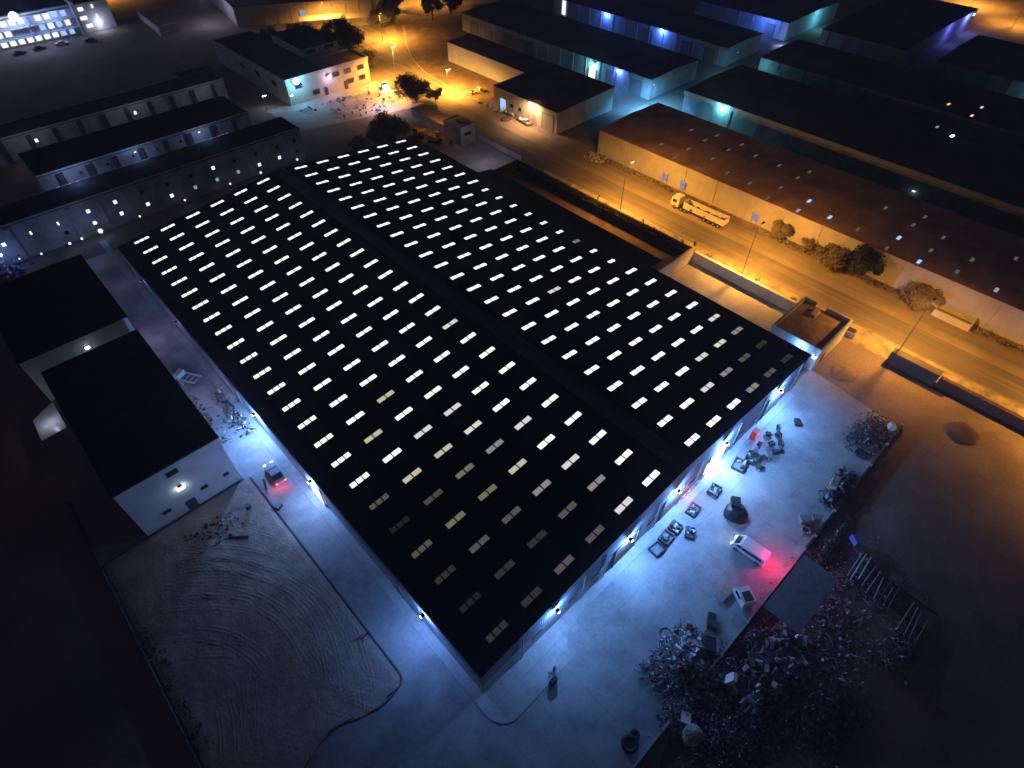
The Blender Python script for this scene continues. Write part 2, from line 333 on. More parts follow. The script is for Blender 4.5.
# wall floodlights: fixture + lens + light
def flood(parent,x,y,z,nx,ny,power,col,lens,size=.16,out=.7,down=1.0,reach=1.0,lamp=True,kind='POINT'):
    f=MB().obox((x+nx*.25,y+ny*.25,z),.16 if abs(nx)>0 else .12,.16 if abs(ny)>0 else .12,.08); f.obox((x+nx*.45,y+ny*.45,z),.5,.5,.12)
    fo=f.build('floodlight',M['dark'],parent)
    l_=MB().obox((x+nx*.5,y+ny*.5,z-.10),.42*reach,.42*reach,.07); l_.obox((x+nx*.74,y+ny*.74,z-.01),.34*reach if ny else .06,.34*reach if nx else .06,.2*reach); l_.build('lens',lens,fo)
    if lamp: light(kind,(x+nx*out,y+ny*out,z-.3),power,col,fo,size=size,target=(x+nx*(out+4),y+ny*(out+4),0),spot=165,blend=.5)
    return fo
for x,z,p in ((7.6,6.0,2200),(21.9,5.6,4600),(32.6,5.9,4600),(44.7,6.2,8500),(60.9,5.8,7000)):
    flood(big,x,YF+.2,z,0,-1,p,CW,LW)
for y,z,p in ((8.4,5.5,1900),(35.2,5.3,2600),(52.5,5.4,6500),(83,5.4,100),(100,5.4,90)):
    flood(big,XL+.2,y,z,-1,0,p,CL if y>20 else (.16,.36,1),LW if p>300 else WIND)
def rdoor(parent,x0,x1,y,h,m=None,ny=-1,name='roller_door'):
    d=MB().box(x0,x1,min(y,y+ny*.06),max(y,y+ny*.06),.1,h-.15).build(name,m or M['door'],parent)
    fr=MB(); 
    for a,b_ in ((x0-.15,x0),(x1,x1+.15)): fr.box(a,b_,min(y,y+ny*.14),max(y,y+ny*.14),.1,h)
    fr.box(x0-.15,x1+.15,min(y,y+ny*.14)-.0,max(y,y+ny*.14),h-.15+.005,h+.15); fr.build('door_frame',M['grey'],d); return d
def rdoorx(parent,y0,y1,x,h,m=None,nx=-1):
    d=MB().box(min(x,x+nx*.06),max(x,x+nx*.06),y0,y1,.05,h-.15).build('roller_door',m or M['door'],parent)
    fr=MB()
    for a,b_ in ((y0-.15,y0),(y1,y1+.15)): fr.box(min(x,x+nx*.14),max(x,x+nx*.14),a,b_,.05,h)
    fr.box(min(x,x+nx*.14),max(x,x+nx*.14),y0-.15,y1+.15,h-.145,h+.15); fr.build('door_frame',M['grey'],d); return d
yw=YF+.3
rdoor(big,19.6,24.2,yw-.12,5,M['rust']); rdoor(big,30.4,34.8,yw-.12,5); rdoor(big,58.6,63.2,yw-.12,5)
dd=rdoor(big,41.8,46.0,yw-.12,5,DOORGLOW); dd['label']='open doorway pouring out white light'
rdoorx(big,33.6,37.6,XL+.2-.02,4.6,WIN)['label']='doorway bright with white light'
rdoorx(big,10,14,XL+.2,4.6); rdoorx(big,60,64,XL+.2,4.6)
for x in (4,10.5,15,27,37,51,55,66.5): 
    q=MB().box(x,x+1.6,yw-.10,yw-.02,2.1,2.9).build('window',M['glass'],big)
for x in (2,13,17.5,28.8,39,49,57,68): MB().tube((x,YF+.08,.1),(x,YF+.08,7.2),.07).build('downpipe',M['grey'],big)
# red-white barrier tape strip on the wall
tp=MB()
for q in range(12): tp.box(33.5+q*.62+.6*0,33.5+q*.62+.62,yw-.5,yw-.46,1.0,1.35,q%2)
tag(tp.build('barrier_board',[M['red'],M['white']],None),'long red and white striped barrier board beside the warehouse wall','barrier')

# ------------------------------------------------------------------ the two black-roofed blocks at left
e2=thing('store_building','black flat-roofed block with tall pale end wall beside the sand lot','building',(-18.5,62,0))
w=MB().box(-25.8,-11.4,46.9,77.8,0,10.5); w.build('wall',M['wallwhite'],e2)
MB().box(-26,-11.2,46.7,78,10.5,10.62).build('roof',M['rooffelt'],e2)
p=MB(); p.box(-26,-11.2,46.7,46.9,10.62,10.8);p.box(-26,-11.2,77.8,78,10.62,10.8);p.box(-26,-25.8,46.9,77.8,10.62,10.8);p.box(-11.4,-11.2,46.9,77.8,10.62,10.8);p.build('parapet',M['rooffelt'],e2)
for x,z,ww,hh,m_ in ((-18.6,8.9,1.5,.9,M['glass']),(-16.3,2.9,1.0,.6,M['glass']),(-12.9,2.9,.8,.6,M['glass']),(-22,2.5,1.1,.6,M['glass'])):
    fr=MB().box(x-ww/2-.06,x+ww/2+.06,46.84,46.9,z-hh/2-.06,z+hh/2+.06).build('window',M['grey'],e2); MB().box(x-ww/2,x+ww/2,46.80,46.835,z-hh/2,z+hh/2).build('pane',m_,fr)
MB().box(-19.5,-18.1,46.8,46.9,.1,2.2).build('door',M['doord'],e2)
f=MB().box(-19.1,-18.5,46.5,46.9,5.75,5.95).build('floodlight',M['dark'],e2); MB().box(-19.3,-18.3,46.42,46.495,5.45,5.9).build('lens',LW,f)
light('POINT',(-18.8,45.9,5.4),22,(.85,.9,1),f,size=.3)
f=MB().box(-26.2,-25.9,49.5,50,4.5,4.7).build('floodlight',M['dark'],e2)
e1=thing('store_building','taller black flat-roofed block behind the pale-walled block','building',(-18.5,92,0))
MB().box(-27.8,-11.4,80.8,105,0,11.9).build('wall',M['wallwhite'],e1)
MB().box(-28,-11.2,80.6,105.2,11.9,12.05).build('roof',M['rooffelt'],e1)
f=MB().box(-19.3,-18.3,80.6,80.8,9.4,9.9).build('window',M['grey'],e1); MB().box(-19.1,-18.5,80.5,80.6,9.45,9.85).build('pane',LW,f); light('POINT',(-18.8,79.6,9.6),10,(.9,.92,1),f,size=.2)
h=thing('lean_to_shed','small open shed with pale sheet roof left of the black blocks','shed',(-29.6,76,0))
MB().poly([(-31.4,72.8,2.9),(-27.6,72.8,3.1),(-27.6,80.4,3.1),(-31.2,78.4,2.9)]).build('roof',M['white'],h)
pl=[MB().tube((x,y,0),(x,y,2.9),.07).build('post',M['steel'],h) for x,y in ((-31.2,73),(-27.9,73),(-27.9,80),(-31,78.2))]
light('POINT',(-29.3,75.5,4.6),70,(.75,.75,1),h,size=.2)
# left boundary wall
fw=thing('boundary_wall','low dusty block wall along the left edge of the sand lot','wall',(-32.4,30,0))
w=MB(); w.box(-32.55,-32.3,4,60,0,.6); w.build('wall',M['kerbd'],fw)
for y in range(4,61,7): MB().box(-32.65,-32.2,y-.2,y+.2,0,.75).build('pier',M['kerbd'],fw)

# ------------------------------------------------------------------ long camp blocks top left
def block(x0,x1,y0,y1,h,label,wallm,roofm,pil=0):
    o=thing('dormitory_block',label,'building',((x0+x1)/2,(y0+y1)/2,0),'long parallel dormitory blocks')
    MB().box(x0+.15,x1-.15,y0+.15,y1-.15,0,h).build('wall',wallm,o)
    MB().box(x0,x1,y0,y1,h,h+.2).build('roof',roofm,o)
    w=MB(); w.box(x0,x1,y0,y0+.15,h+.2,h+.6); w.box(x0,x1,y1-.15,y1,h+.2,h+.26); w.box(x0,x0+.15,y0+.151,y1-.151,h+.2,h+.3); w.box(x1-.15,x1,y0+.151,y1-.151,h+.2,h+.3); w.build('parapet',wallm,o)
    if pil:
        x=x0+4
        while x<x1-2:
            MB().box(x,x+1.2,y0-.5,y0+.14,0,h-.3).build('stair_bay',M['doord'],o); x+=pil
    return o
def win(o,x,z,y,lit,w=1.1,h=1.1):
    f=MB().box(x-w/2-.1,x+w/2+.1,y-.07,y+.14,z-h/2-.1,z+h/2+.1).build('window',M['grey'],o); MB().box(x-w/2,x+w/2,y-.11,y-.07,z-h/2,z+h/2).build('pane',lit,f)
c=block(-48,50.5,134,144.2,8.0,'nearest long dormitory block, wall dotted with small lit windows',M['camp'],M['rooffelt'])
from math import floor
litc=[(-16.0,5.2,WIN),(-10.5,5.2,WIN),(1.9,5.6,WIN),(-4,5.6,WIN),(8.1,2.6,WIN),(13.9,2.6,WIN),(19.8,2.6,WIND),(25.6,5.7,WIN),(25.5,2.6,WIND),(31.2,2.7,WIND),(37.1,2.6,WIN),(42.9,2.6,WIN),(-21.5,4.7,WIN),(31.2,5.6,M['glass']),(37,5.6,M['glass']),(43,5.6,M['glass']),(19.8,5.6,M['glass']),(14,5.6,M['glass']),(8,5.6,M['glass']),(2,2.6,WIN),(-4,2.6,WIN),(-10,2.6,M['glass']),(48.2,5.6,M['glass']),(48.2,2.6,M['glass'])]
for x,z,m_ in litc: win(c,x,z,134.1,m_,.75 if x>-8 or z<5 else .35,.8)
for x in range(-44,50,6): MB().box(x,x+.9,133.75,134.14,.1,7.6).build('pilaster',M['camp'],c)
b_=block(-8.8,43.2,147,163,10.2,'middle dormitory block with blue-grey wall and dark stair bays',M['camp'],M['rooffelt'],6.1)
for x in (-6.2,-4.8,-3.3,-1.8,33.2,34.8,36.2,37.6): win(b_,x*.955,6.9,147.1,WIN,.75,.35)
for x in (-5,0,6,12,18,24): win(b_,x,8.6,147.1,M['glass'],.5,.4)
for x,z in ((29,9.6),(12.8,9.6)): f=MB().box(x-.2,x+.2,146.7,147.1,z,z+.15).build('floodlight',M['dark'],b_); MB().box(x-.25,x+.25,146.6,146.69,z-.15,z+.1).build('lens',WIN,f)
light('POINT',(29,143.6,10.2),260,(.3,.5,1),b_,size=.3); light('POINT',(12.8,143.6,10.2),260,(.3,.5,1),b_,size=.3); light('POINT',(-2,142.5,10.4),480,(.3,.5,1),b_,size=.3)
a_=block(-60,52.7,186,197,6,'farthest dormitory block, pale wall with regular dark bays',M['camp'],M['rooffelt'],6.5)
for x in (-2,24.5): win(a_,x,3.8,186.1,WIN,.7,.9)
light('POINT',(24,180,8.6),220,(.75,.8,1),a_,size=.3); light('POINT',(-4,180,8.6),240,(.75,.8,1),a_,size=.3); light('POINT',(46,180,8.4),200,(.8,.8,1),a_,size=.3)
hu=thing('roof_hut','small pale stair hut behind the farthest dormitory block','hut',(49,205,0))
MB().box(46,56.5,203,210,0,3.2).build('wall',M['camp'],hu); MB().box(45.8,56.7,202.8,210.2,3.2,3.4).build('roof',M['rooffelt'],hu)
f=MB().box(50.5,51.2,202.8,203,1.6,2.2).build('window',M['grey'],hu); MB().box(50.6,51.1,202.74,202.8,1.7,2.1).build('pane',WINO,f)
# lamps between the camp blocks and the big warehouse
postlab=['left of the parked blue heap','beside its twin left of the bright globe','third from the left','big bright globe near the warehouse corner','between two lit windows','below the upper lit windows','right of the middle windows','near the warehouse ridge end','at the right end of the dormitory','far left by the blue stacks']
for q,(x,z,p,sc) in enumerate([(-16.6,1.6,200,.9),(-10.8,1.6,450,1.2),(-8.2,1.7,200,1.1),(-4.1,1.9,1500,2.2),(4.8,2.0,200,1.0),(15.6,2.0,200,1.0),(27.3,2.0,180,1.0),(35.7,2.0,420,1.2),(46.3,2.0,500,1.2),(-20.6,2.2,160,.8)]):
    o=thing('post_lamp','white globe lamp on short post, '+postlab[q],'lamp',(x,131,0),'short post lamps before the dormitory wall')
    MB().tube((x,131,0),(x,131,z-.1),.05).build('post',M['steel'],o)
    g_=MB(); s_=.24*sc
    for a0 in range(6):
        pass
    rings=[(-1,0.05),(-.7,.7),(0,1),(.7,.7),(1,.05)]
    for (z0,r0),(z1,r1) in zip(rings,rings[1:]): g_.tube((x,131,z+z0*s_),(x,131,z+z1*s_),r0*s_,r1*s_,10)
    g_.build('globe',GL,o)
    light('POINT',(x,130.2,z+.4),p*.05,CW,o,size=.2)
light('POINT',(-9.5,122,4),120,(.4,.5,1),e1,size=.3)

# blue stacks far left
def scrap(name,label,cat,pts_fn,n,mats,zfn,size=(.15,.9),thick=.06,kind='stuff',seed=1,bars=.3):
    rr=random.Random(seed); mb=MB()
    for q in range(n):
        x,y=pts_fn(rr); z=zfn(x,y)*rr.random()+.04; s_=rr.uniform(*size)
        rot=(rr.uniform(-.9,.9),rr.uniform(-.9,.9),rr.uniform(0,6.28)); mi=rr.randrange(len(mats)); u=rr.random()
        if u<bars: mb.obox((x,y,z+.05),s_*2.2,.05+.05*rr.random(),.05,(rot[0]*.3,rot[1]*.4,rot[2]),mi)
        elif u<bars+.12: mb.tube((x,y,z),(x+rot[0]*s_*.6,y+rot[1]*s_*.6,z+s_*.3),s_*.28,n=7,mi=mi)
        else: mb.obox((x,y,z+.05),s_,s_*rr.uniform(.3,1),s_*rr.uniform(.08,.5),rot,mi)
    return tag(mb.build(name,mats),label,cat,kind=kind)
scrap('pipe_stack','blue-lit jumble of stacked crates and pipes at far left','stack',lambda r:(r.uniform(-34,-19),r.uniform(128,158)),420,[M['blue'],M['white'],M['grey'],M['dark']],lambda x,y:1.6,(.4,1.6),seed=5)
for x,y in ((-23,131),(-21.5,143),(-23,152)):
    o=thing('post_lamp',{131:'blue-white post lamp nearest the crates stack corner',143:'blue-white post lamp midway along the crates stack',152:'blue-white post lamp at far end of the crates stack'}[y],'lamp',(x,y,0))
    MB().tube((x,y,0),(x,y,4.2),.06).build('post',M['steel'],o); MB().obox((x,y,4.3),.5,.5,.25).build('lamp_head',LB,o); light('POINT',(x,y,4.0),330,(.18,.35,1),o,size=.2)

# ------------------------------------------------------------------ right-hand warehouses
def shed(x0,x1,y0,y1,h,label,wallm,roofm,rise=.7,door_y=(),band=None,lamps=(),name='warehouse',skyl=(),endy=None,group='long low warehouses beyond the road'):
    o=thing(name,label,'warehouse',((x0+x1)/2,(y0+y1)/2,0),group)
    xm=(x0+x1)/2
    w=MB(); w.extr([(x0+.1,0),(x1-.1,0),(x1-.1,h),(xm,h+rise),(x0+.1,h)],'y',y0+.1,y1-.1); w.build('wall',wallm,o)
    r=MB(); r.extr([(x0-.15,h-.02),(xm,h+rise),(x1+.15,h-.02),(x1+.15,h+.12),(xm,h+rise+.16),(x0-.15,h+.12)],'y',y0-.15,y1+.15); r.build('roof',roofm,o)
    if band: MB().box(x0-.3,x0+.08,y0-.1,y1+.1,h-.75,h+.25).build('fascia',band,o)
    for y in door_y: rdoorx(o,y,y+4.2,x0+.1,h-1.7,nx=-1)
    n_=0; y=y0+3
    while y<y1-1: MB().box(x0-.08,x0+.1,y,y+.35,0,h-.1).build('pilaster',wallm,o); y+=6.1 if (y1-y0)<170 else 9
    for (y,z,p,col,lens) in lamps: flood(o,x0+.1,y,z,-1,0,p,col,lens,size=.25,reach=1.7,out=.9)
    for x,y,m_ in skyl:
        zt=h+rise*(1-abs(x-xm)/(xm-x0)); q=MB()
        q.obox((x-.42,y,zt+.20),.72,.62,.06,(0,-math.atan(rise/(xm-x0))*(1 if x<xm else -1),0)); q.obox((x+.42,y,zt+.20+(.84*rise/(xm-x0))*(.5 if x<xm else -.5)),.72,.62,.06,(0,-math.atan(rise/(xm-x0))*(1 if x<xm else -1),0)); q.build('skylight',m_,o)
    return o
dimp=emit('dusty_skylight_glow',(1,.75,.6),.11)  # dusty panes; faint emission stands in for the light they reflect
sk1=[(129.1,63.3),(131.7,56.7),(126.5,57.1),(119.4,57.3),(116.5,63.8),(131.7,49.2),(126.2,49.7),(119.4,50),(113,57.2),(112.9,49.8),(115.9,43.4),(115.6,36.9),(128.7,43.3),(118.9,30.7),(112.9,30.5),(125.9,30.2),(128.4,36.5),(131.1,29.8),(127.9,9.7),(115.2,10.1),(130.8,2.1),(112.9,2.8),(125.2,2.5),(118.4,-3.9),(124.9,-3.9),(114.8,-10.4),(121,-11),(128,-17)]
lit1=[(118.2,23.1,WINB),(112.9,22.9,WIND),(115.3,16.6,WINB),(118.2,2.6,WINB),(112.9,-3.8,WINB),(114.3,-17.8,WIND)]
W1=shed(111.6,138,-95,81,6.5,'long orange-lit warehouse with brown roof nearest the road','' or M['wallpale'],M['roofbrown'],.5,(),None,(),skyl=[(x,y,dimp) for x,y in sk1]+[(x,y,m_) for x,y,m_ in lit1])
W7=shed(150.6,182,-110,80.6,6.8,'second long warehouse with pale fascia and one cyan flood lamp',M['walldim'],M['roofdark'],.5,(70,),M['wallpale'],((66.8,6.3,3200,CY,LC),(10.2,2.6,15,CY,WIN)),skyl=[(177.2,13.2,LW),(180.3,18.2,WIND)])
W6=shed(193,219,-110,80,6.8,'third dark warehouse whose pale corner glows teal',M['walldim'],M['roofdark'],.5,(72,64),None,(),skyl=[(198.2,21.8,WINO),(202.4,14.3,WINO),(195.1,14.3,WINO)])
light('POINT',(189.5,78,5.5),600,CY,W6,size=.3)
W9=shed(234,272,-110,38,6.8,'far right dark warehouse with teal glow on its wall',M['walldim'],M['roofdark'],.5,(30,),None,((6,6.0,1500,CY,LC),))
W8=shed(236,306,49.5,80,6.8,'far warehouse whose end wall is lit blue',M['wallblock'],M['roofdark'],.5,(),None,())
f=MB().box(300,300.6,48.9,49.5,6.0,6.3).build('floodlight',M['dark'],W8); MB().box(299.6,301,48.7,48.89,5.7,6.3).build('lens',LB,f); light('POINT',(296,47.6,6.0),2400,(.15,.2,1),f,size=.3); light('POINT',(278,46.5,5.5),1500,(.10,.15,1),f,size=.3)
W3=shed(151.6,177.5,93.8,187.5,6.2,'long black-roofed warehouse behind the corner depot with blue lamps',M['wallblock'],M['roofdark'],.5,(108,97.5,148,158,170,178),None,((117.9,5.0,1900,CY,LC),(107,5.9,2200,BL,LB)))
o_=MB().box(151.3,151.64,117,119.6,.1,3.6).build('door',WIN,W3); o_['label']='lit open doorway'
W4=shed(194.2,217.6,93.4,178,6.2,'blue-lit warehouse with two bright blue lamps',M['wallwhite'],M['roofdark'],.5,(98,126,108),None,((148.5,6.1,2600,BL,LB),(121.4,6.2,2900,BL,LB)))
o_=MB().box(193.9,194.25,171,172.6,1,6).build('window',WIN,W4)
W5=shed(235.4,277,92.8,135,6.2,'far blue-walled warehouse at top right',M['wallwhite'],M['roofdark'],.5,(98,),None,())
light('POINT',(231.5,101,6),2200,BL,W5,size=.3); light('POINT',(258,89,5),1100,CY,W5,size=.3); light('POINT',(229.5,90.5,1.5),900,(.3,.5,1),W5,size=.3)
# lamps that wash the gable ends and the alley between the warehouses
def polelamp(x,y,z,p,col,lens,label,arm=0,group=None,headsize=.5,lab2='lamp',tilt=.8):
    o=thing('street_lamp',label,'street lamp',(x,y,0),group)
    MB().tube((x,y,0),(x,y,.5),.16,.13).build('base',M['steel'],o)
    pl=MB().tube((x,y,.5),(x,y,z),.10,.06)
    pl.build('pole',M['steel'],o)
    a=MB().tube((x,y,z),(x+arm,y,z+.35),.05,.04) ; a.build('arm',M['steel'],o)
    hd=MB().obox((x+arm+.35,y,z+.38),.9,.34,.16).build('lamp_head',M['grey'],o)
    MB().obox((x+arm+.35,y,z+.27),headsize,.28*headsize/.5,.06).build('lens',lens,hd)
    if p:
        light('SPOT',(x+arm+.35,y,z+.1),p,col,o,target=(x+arm+.35+tilt,y,0),size=.2,spot=166 if tilt<2 else 162,blend=.75)
    return o
polelamp(144,88,8,32000,(.10,.42,1),LC,'pole lamp lighting the alley mouth cyan between warehouses')
polelamp(187,86,8,1300,CY,LC,'pole lamp lighting the gap before the third warehouse')
# W2 corner depot, two sections
w2=thing('depot_building','corner depot with stepped brown roof and open lit doorway','warehouse',(125,120,0))
MB().extr([(111.8,0),(137,0),(137,6.9),(111.8,6.2)],'y',97,124.3).build('wall',M['wallpale'],w2)
MB().extr([(111.6,6.2),(137.2,6.92),(137.2,7.05),(111.6,6.33)],'y',96.8,124.5).build('roof',M['roofdark'],w2)
MB().extr([(126.2,0),(137,0),(137,6.6),(126.2,6.3)],'y',124.4,165).build('wall',M['wallwhite'],w2)
MB().extr([(126,6.3),(137.2,6.6),(137.2,6.75),(126,6.45)],'y',124.51,165.2).build('roof',M['roofdark'],w2)
d=MB().box(111.6,111.78,119,121.2,.1,3.4).build('door',WINB,w2); d['label']='tall teal-lit doorway'
d=rdoorx(w2,98.5,103,111.8,4.6)
for y in (112,115.5): f=MB().box(111.68,111.78,y,y+1.2,2,3).build('window',M['glass'],w2)
# office building
of=thing('office_building','pale two-storey office with corner floodlight and stepped roofs','building',(79,185,0))
MB().box(64.6,94.6,168,179,0,7.2).build('wall',M['wallpale'],of)
MB().box(64.6,79.4,179.01,220,0,7.2).build('wall',M['camp'],of)
MB().box(79.6,93,183,204,0,9.6).build('wall',M['wallwhite'],of)
MB().box(79.9,94.3,168.3,178.7,7.2,7.3).build('roof',M['roofbrown'],of)
MB().box(64.9,79.3,168.3,219.7,7.21,7.32).build('roof',M['rooffelt'],of)
MB().box(79.4,93.2,182.8,204.2,9.6,9.8).build('roof',M['rooffelt'],of)
pp=MB(); pp.box(64.4,94.8,167.8,168.1,7.0,7.9); pp.box(94.5,94.8,168.1,179.2,7.0,7.9); pp.box(79.7,94.5,178.9,179.2,7.0,7.9); pp.box(64.4,64.7,168.1,220.2,7.0,7.7); pp.build('parapet',M['wallblock'],of)
for x,z in ((68.5,5.2),(74,2.0),(82,5.4),(86.5,5.4),(91.5,5.4),(91.5,2.2),(87,2.2)):
    f=MB().box(x-1.3,x+1.3,167.86,168.0,z-.8,z+.8).build('window',M['grey'],of); MB().box(x-1.15,x+1.15,167.80,167.86,z-.65,z+.65).build('pane',M['glass'],f)
for x in (82.5,89.5): f=MB().box(x-1.8,x+1.8,182.85,183,8.0,9.2).build('window',M['grey'],of); MB().box(x-1.6,x+1.6,182.75,182.85,8.1,9.1).build('pane',M['glass'],f)
for y in (175,186,197): f=MB().box(64.45,64.6,y,y+3,3.8,5.6).build('window',M['grey'],of); MB().box(64.38,64.45,y+.2,y+2.8,4,5.4).build('pane',M['glass'],f)
for x in (77,84.5): MB().box(x,x+1.2,167.85,168,.1,2.6).build('door',M['doord'],of)
f=MB().box(67.3,68.1,167.0,167.8,7.2,7.5).build('floodlight',M['dark'],of); MB().tube((67.7,166.6,7.1),(67.7,167.0,7.1),1.0,.8,16).build('lens',LC,f); light('POINT',(67.7,165.2,6.8),2600,(.18,.6,1),f,size=.4)
f=MB().box(78.6,79.4,167.2,167.8,5.6,5.9).build('floodlight',M['dark'],of); MB().tube((79,166.8,5.5),(79,167.1,5.5),.5,.4,14).build('lens',emit('lilac_lens',(.9,.8,1),14),f); light('POINT',(79,165.4,5.3),650,(.8,.6,1),f,size=.3)
f=MB().box(65,65.5,167.4,167.8,3.4,3.6).build('floodlight',M['dark'],of); MB().obox((65.2,167.2,3.3),.5,.2,.3).build('lens',LW,f)
# office side lamp
polelamp(57.5,170.5,4,160,(.85,.9,1),emit('warmwhite_lens',(.95,.95,1),25),'low white lamp beside the office flank wall',headsize=1.0)

# ------------------------------------------------------------------ top centre warehouse with lean-tos
wt=thing('warehouse','yellow-lit warehouse at the top behind the office trees','warehouse',(110,262,0))
w=MB(); w.prism([(87.8,252.9),(135,226),(165,262),(96,300)],0,7).build('wall',M['wallpale'],wt)
r=MB(); r.prism([(87.5,252.6),(135.1,225.5),(165.4,262.1),(96,300.4)],7,7.3).build('roof',M['roofdark'],wt)
for q in range(1,10):
    tq=q/10; x=87.8+47.2*tq; y=252.9-26.9*tq; MB().tube((x,y-.1,0),(x,y-.1,6.9),.2).build('pilaster',M['wallpale'],wt)
MB().obox((110.5,239.6,3.2),2.4,.3,2,(0,0,-.518)).build('window',WIND,wt)
st=thing('store_shed','pale flat-topped shed before the top warehouse','shed',(112,232,0))
MB().prism([(104,231),(119,224),(122.5,229),(107,236.5)],0,3.2).build('wall',M['wallpale'],st); MB().prism([(103.8,230.8),(119,223.7),(122.8,229),(107,236.8)],3.2,3.35).build('roof',M['cream'],st)
st=thing('store_shed','lower tan shed near the bright yellow lamp','shed',(126,224,0))
MB().prism([(120.5,223),(130,218),(133,222.5),(123.8,228)],0,2.8).build('wall',M['wallpale'],st); MB().prism([(120.3,222.8),(130,217.7),(133.3,222.5),(123.8,228.3)],2.8,2.95).build('roof',M['cream'],st)
hw=thing('boundary_wall','low L-shaped pale wall standing alone on dark ground at top','wall',(64,270,0))
w=MB().prism([(61,262),(68,262),(68,262.5),(61.4,262.5)],0,3.4).build('wall',M['wallwhite'],hw); MB().prism([(60.4,262),(60.9,262),(63,291),(62.5,291)],0,2.6).build('wall',M['wallwhite'],hw)
light('POINT',(80,262,9),3200,(.55,.6,1),hw,size=.3)

# ------------------------------------------------------------------ apartments far top left
ag=thing('apartment_block','brightly lit three-storey galleried apartment block at top left','building',(10,290,0))
MB().box(-40,38.5,286,300,0,10.2).build('wall',M['wallwhite'],ag); MB().box(-40.3,38.8,285.5,300.3,10.2,10.6).build('roof',M['rooffelt'],ag)
for z in (3.1,6.3,9.5): MB().box(-40,38.4,283.6,286,z-.18,z).build('gallery',M['wallwhite'],ag)
for z in (.1,3.1,6.3):
    x=-38
    while x<37:
        if random.random()<(.85 if z>1 else .9) and not (16<x<24 and z==3.1):
            q=MB().box(x,x+1.9,285.8,285.99,z+.7,z+2.5).build('window',[WIN,WINB,WIN][random.randrange(3)],ag)
        x+=2.9
for x in range(-38,39,6): MB().box(x,x+.3,283.4,283.59,0,9.6).build('column',M['wallwhite'],ag)
MB().box(38.6,39.6,283,300,0,11.5).build('stair_wall',M['wallwhite'],ag)
f=MB().box(18.6,19.8,283.0,283.38,10,10.5).build('floodlight',M['dark'],ag); MB().tube((19.2,282.3,10.4),(19.2,282.9,10.4),1.5,1.2,16).build('lens',LW,f); light('POINT',(19.2,279,10.5),4200,(.3,.42,1),f,size=.5)
light('POINT',(-10,280.5,9),1500,(.3,.42,1),f,size=.5); light('POINT',(31,281.5,9),1100,(.35,.45,1),f,size=.5)
aw=thing('apartment_block','dark side wing with a few bright windows right of the stair wall','building',(45,292,0))
MB().box(39.8,52,286,303,0,9.8).build('wall',M['camp'],aw); MB().box(39.7,52.3,285.7,303.3,9.8,10.1).build('roof',M['rooffelt'],aw)
for x,z,w_ in ((41.8,8,1.8),(41.6,5,2.4),(42.4,2.2,2.2),(46.2,8.3,.6),(46.5,5,.5)): q=MB().box(x-w_/2,x+w_/2,285.8,285.98,z-.6,z+.6).build('window',WIN,aw)
f=MB().obox((46,285.3,2.6),1.0,.4,.9).build('floodlight',LW,aw); light('POINT',(46,283.5,2.8),800,(.6,.7,1),f,size=.3)

# ------------------------------------------------------------------ forecourt: boundary walls, guard house
def wallrun(label,x0,x1,y0,y1,h,m_,cap=None,pier=None):
    o=thing('boundary_wall',label,'wall',((x0+x1)/2,(y0+y1)/2,0),None)
    MB().box(x0,x1,y0,y1,0,h).build('wall',m_,o)
    if cap: MB().box(x0-.08,x1+.08,y0-.02,y1+.02,h,h+.1).build('coping',cap,o)
    if pier:
        y=y0+1
        while y<y1: MB().box(x0-.14,x1+.14,y,y+.4,0,h+.18).build('pier',m_,o); y+=pier
    return o
wallrun('pale-topped yard wall between guard house and walled court',88,88.45,7.1,32.5,2.5,M['wallwhite'],M['white'],6)
wallrun('tall dark court wall along the road with plants on its coping',88,88.4,32.9,89,2.9,M['rooffelt'],M['rooffelt'],8)  # black colour carries the shade on the wall's inner face
wallrun('short cross wall closing the near end of the walled court',73.5,87.9,32.5,32.85,3.9,M['wallblock'])
wallrun('dark cross wall between court and pale loading slab',72,88,88.6,88.95,3.2,M['roofdark'])
wallrun('long brown roadside wall at right beyond the gate gap',88.4,89.1,-60,-19.5,2.0,M['rust'],M['rust'],5.5)
wallrun('short thick dark gate block at the head of the brown wall',88.0,89.6,-19.3,-10.8,2.6,M['roofdark'],M['roofdark'])
pg=thing('lean_to_shed','dark lean-to roof along the right side of the big warehouse','shed',(75,60,0))
MB().extr([(70.9,5.6),(77.6,4.6),(77.6,4.72),(70.9,5.72)],'y',33.5,87.5).build('roof',M['rooffelt'],pg)
for y in (34.5,52,70,86.5): MB().box(77.2,77.5,y,y+.3,0,4.6).build('post',M['dark'],pg)
gh=thing('guard_house','small flat-roofed guard house with two white wall lamps','building',(81.5,2.3,0))
MB().box(75.6,87.6,-2.4,7.0,0,4.3).build('wall',M['wallwhite'],gh)
p=MB(); p.box(75.5,87.7,-2.5,-2.2,4.3,5.3); p.box(75.5,87.7,6.8,7.1,4.3,5.3); p.box(75.5,75.8,-2.2,6.8,4.3,5.3); p.box(87.4,87.7,-2.2,2.5,4.3,5.3); p.box(87.4,87.7,4.5,6.8,4.3,5.3); p.build('parapet',M['wallwhite'],gh)
MB().box(75.8,87.4,-2.2,6.8,4.3,4.36).build('roof',M['roofgrey'],gh)
MB().box(84,86.4,3,4,4.36,4.9).build('roof_unit',M['cream'],gh)
for y in (.8,-1.9): f=MB().box(75.25,75.6,y-.15,y+.15,3.6,3.75).build('floodlight',M['dark'],gh); MB().obox((75.2,y,3.45),.3,.4,.35).build('lens',LW,f)
light('POINT',(74.6,1,4.2),500,CW,gh,size=.2)
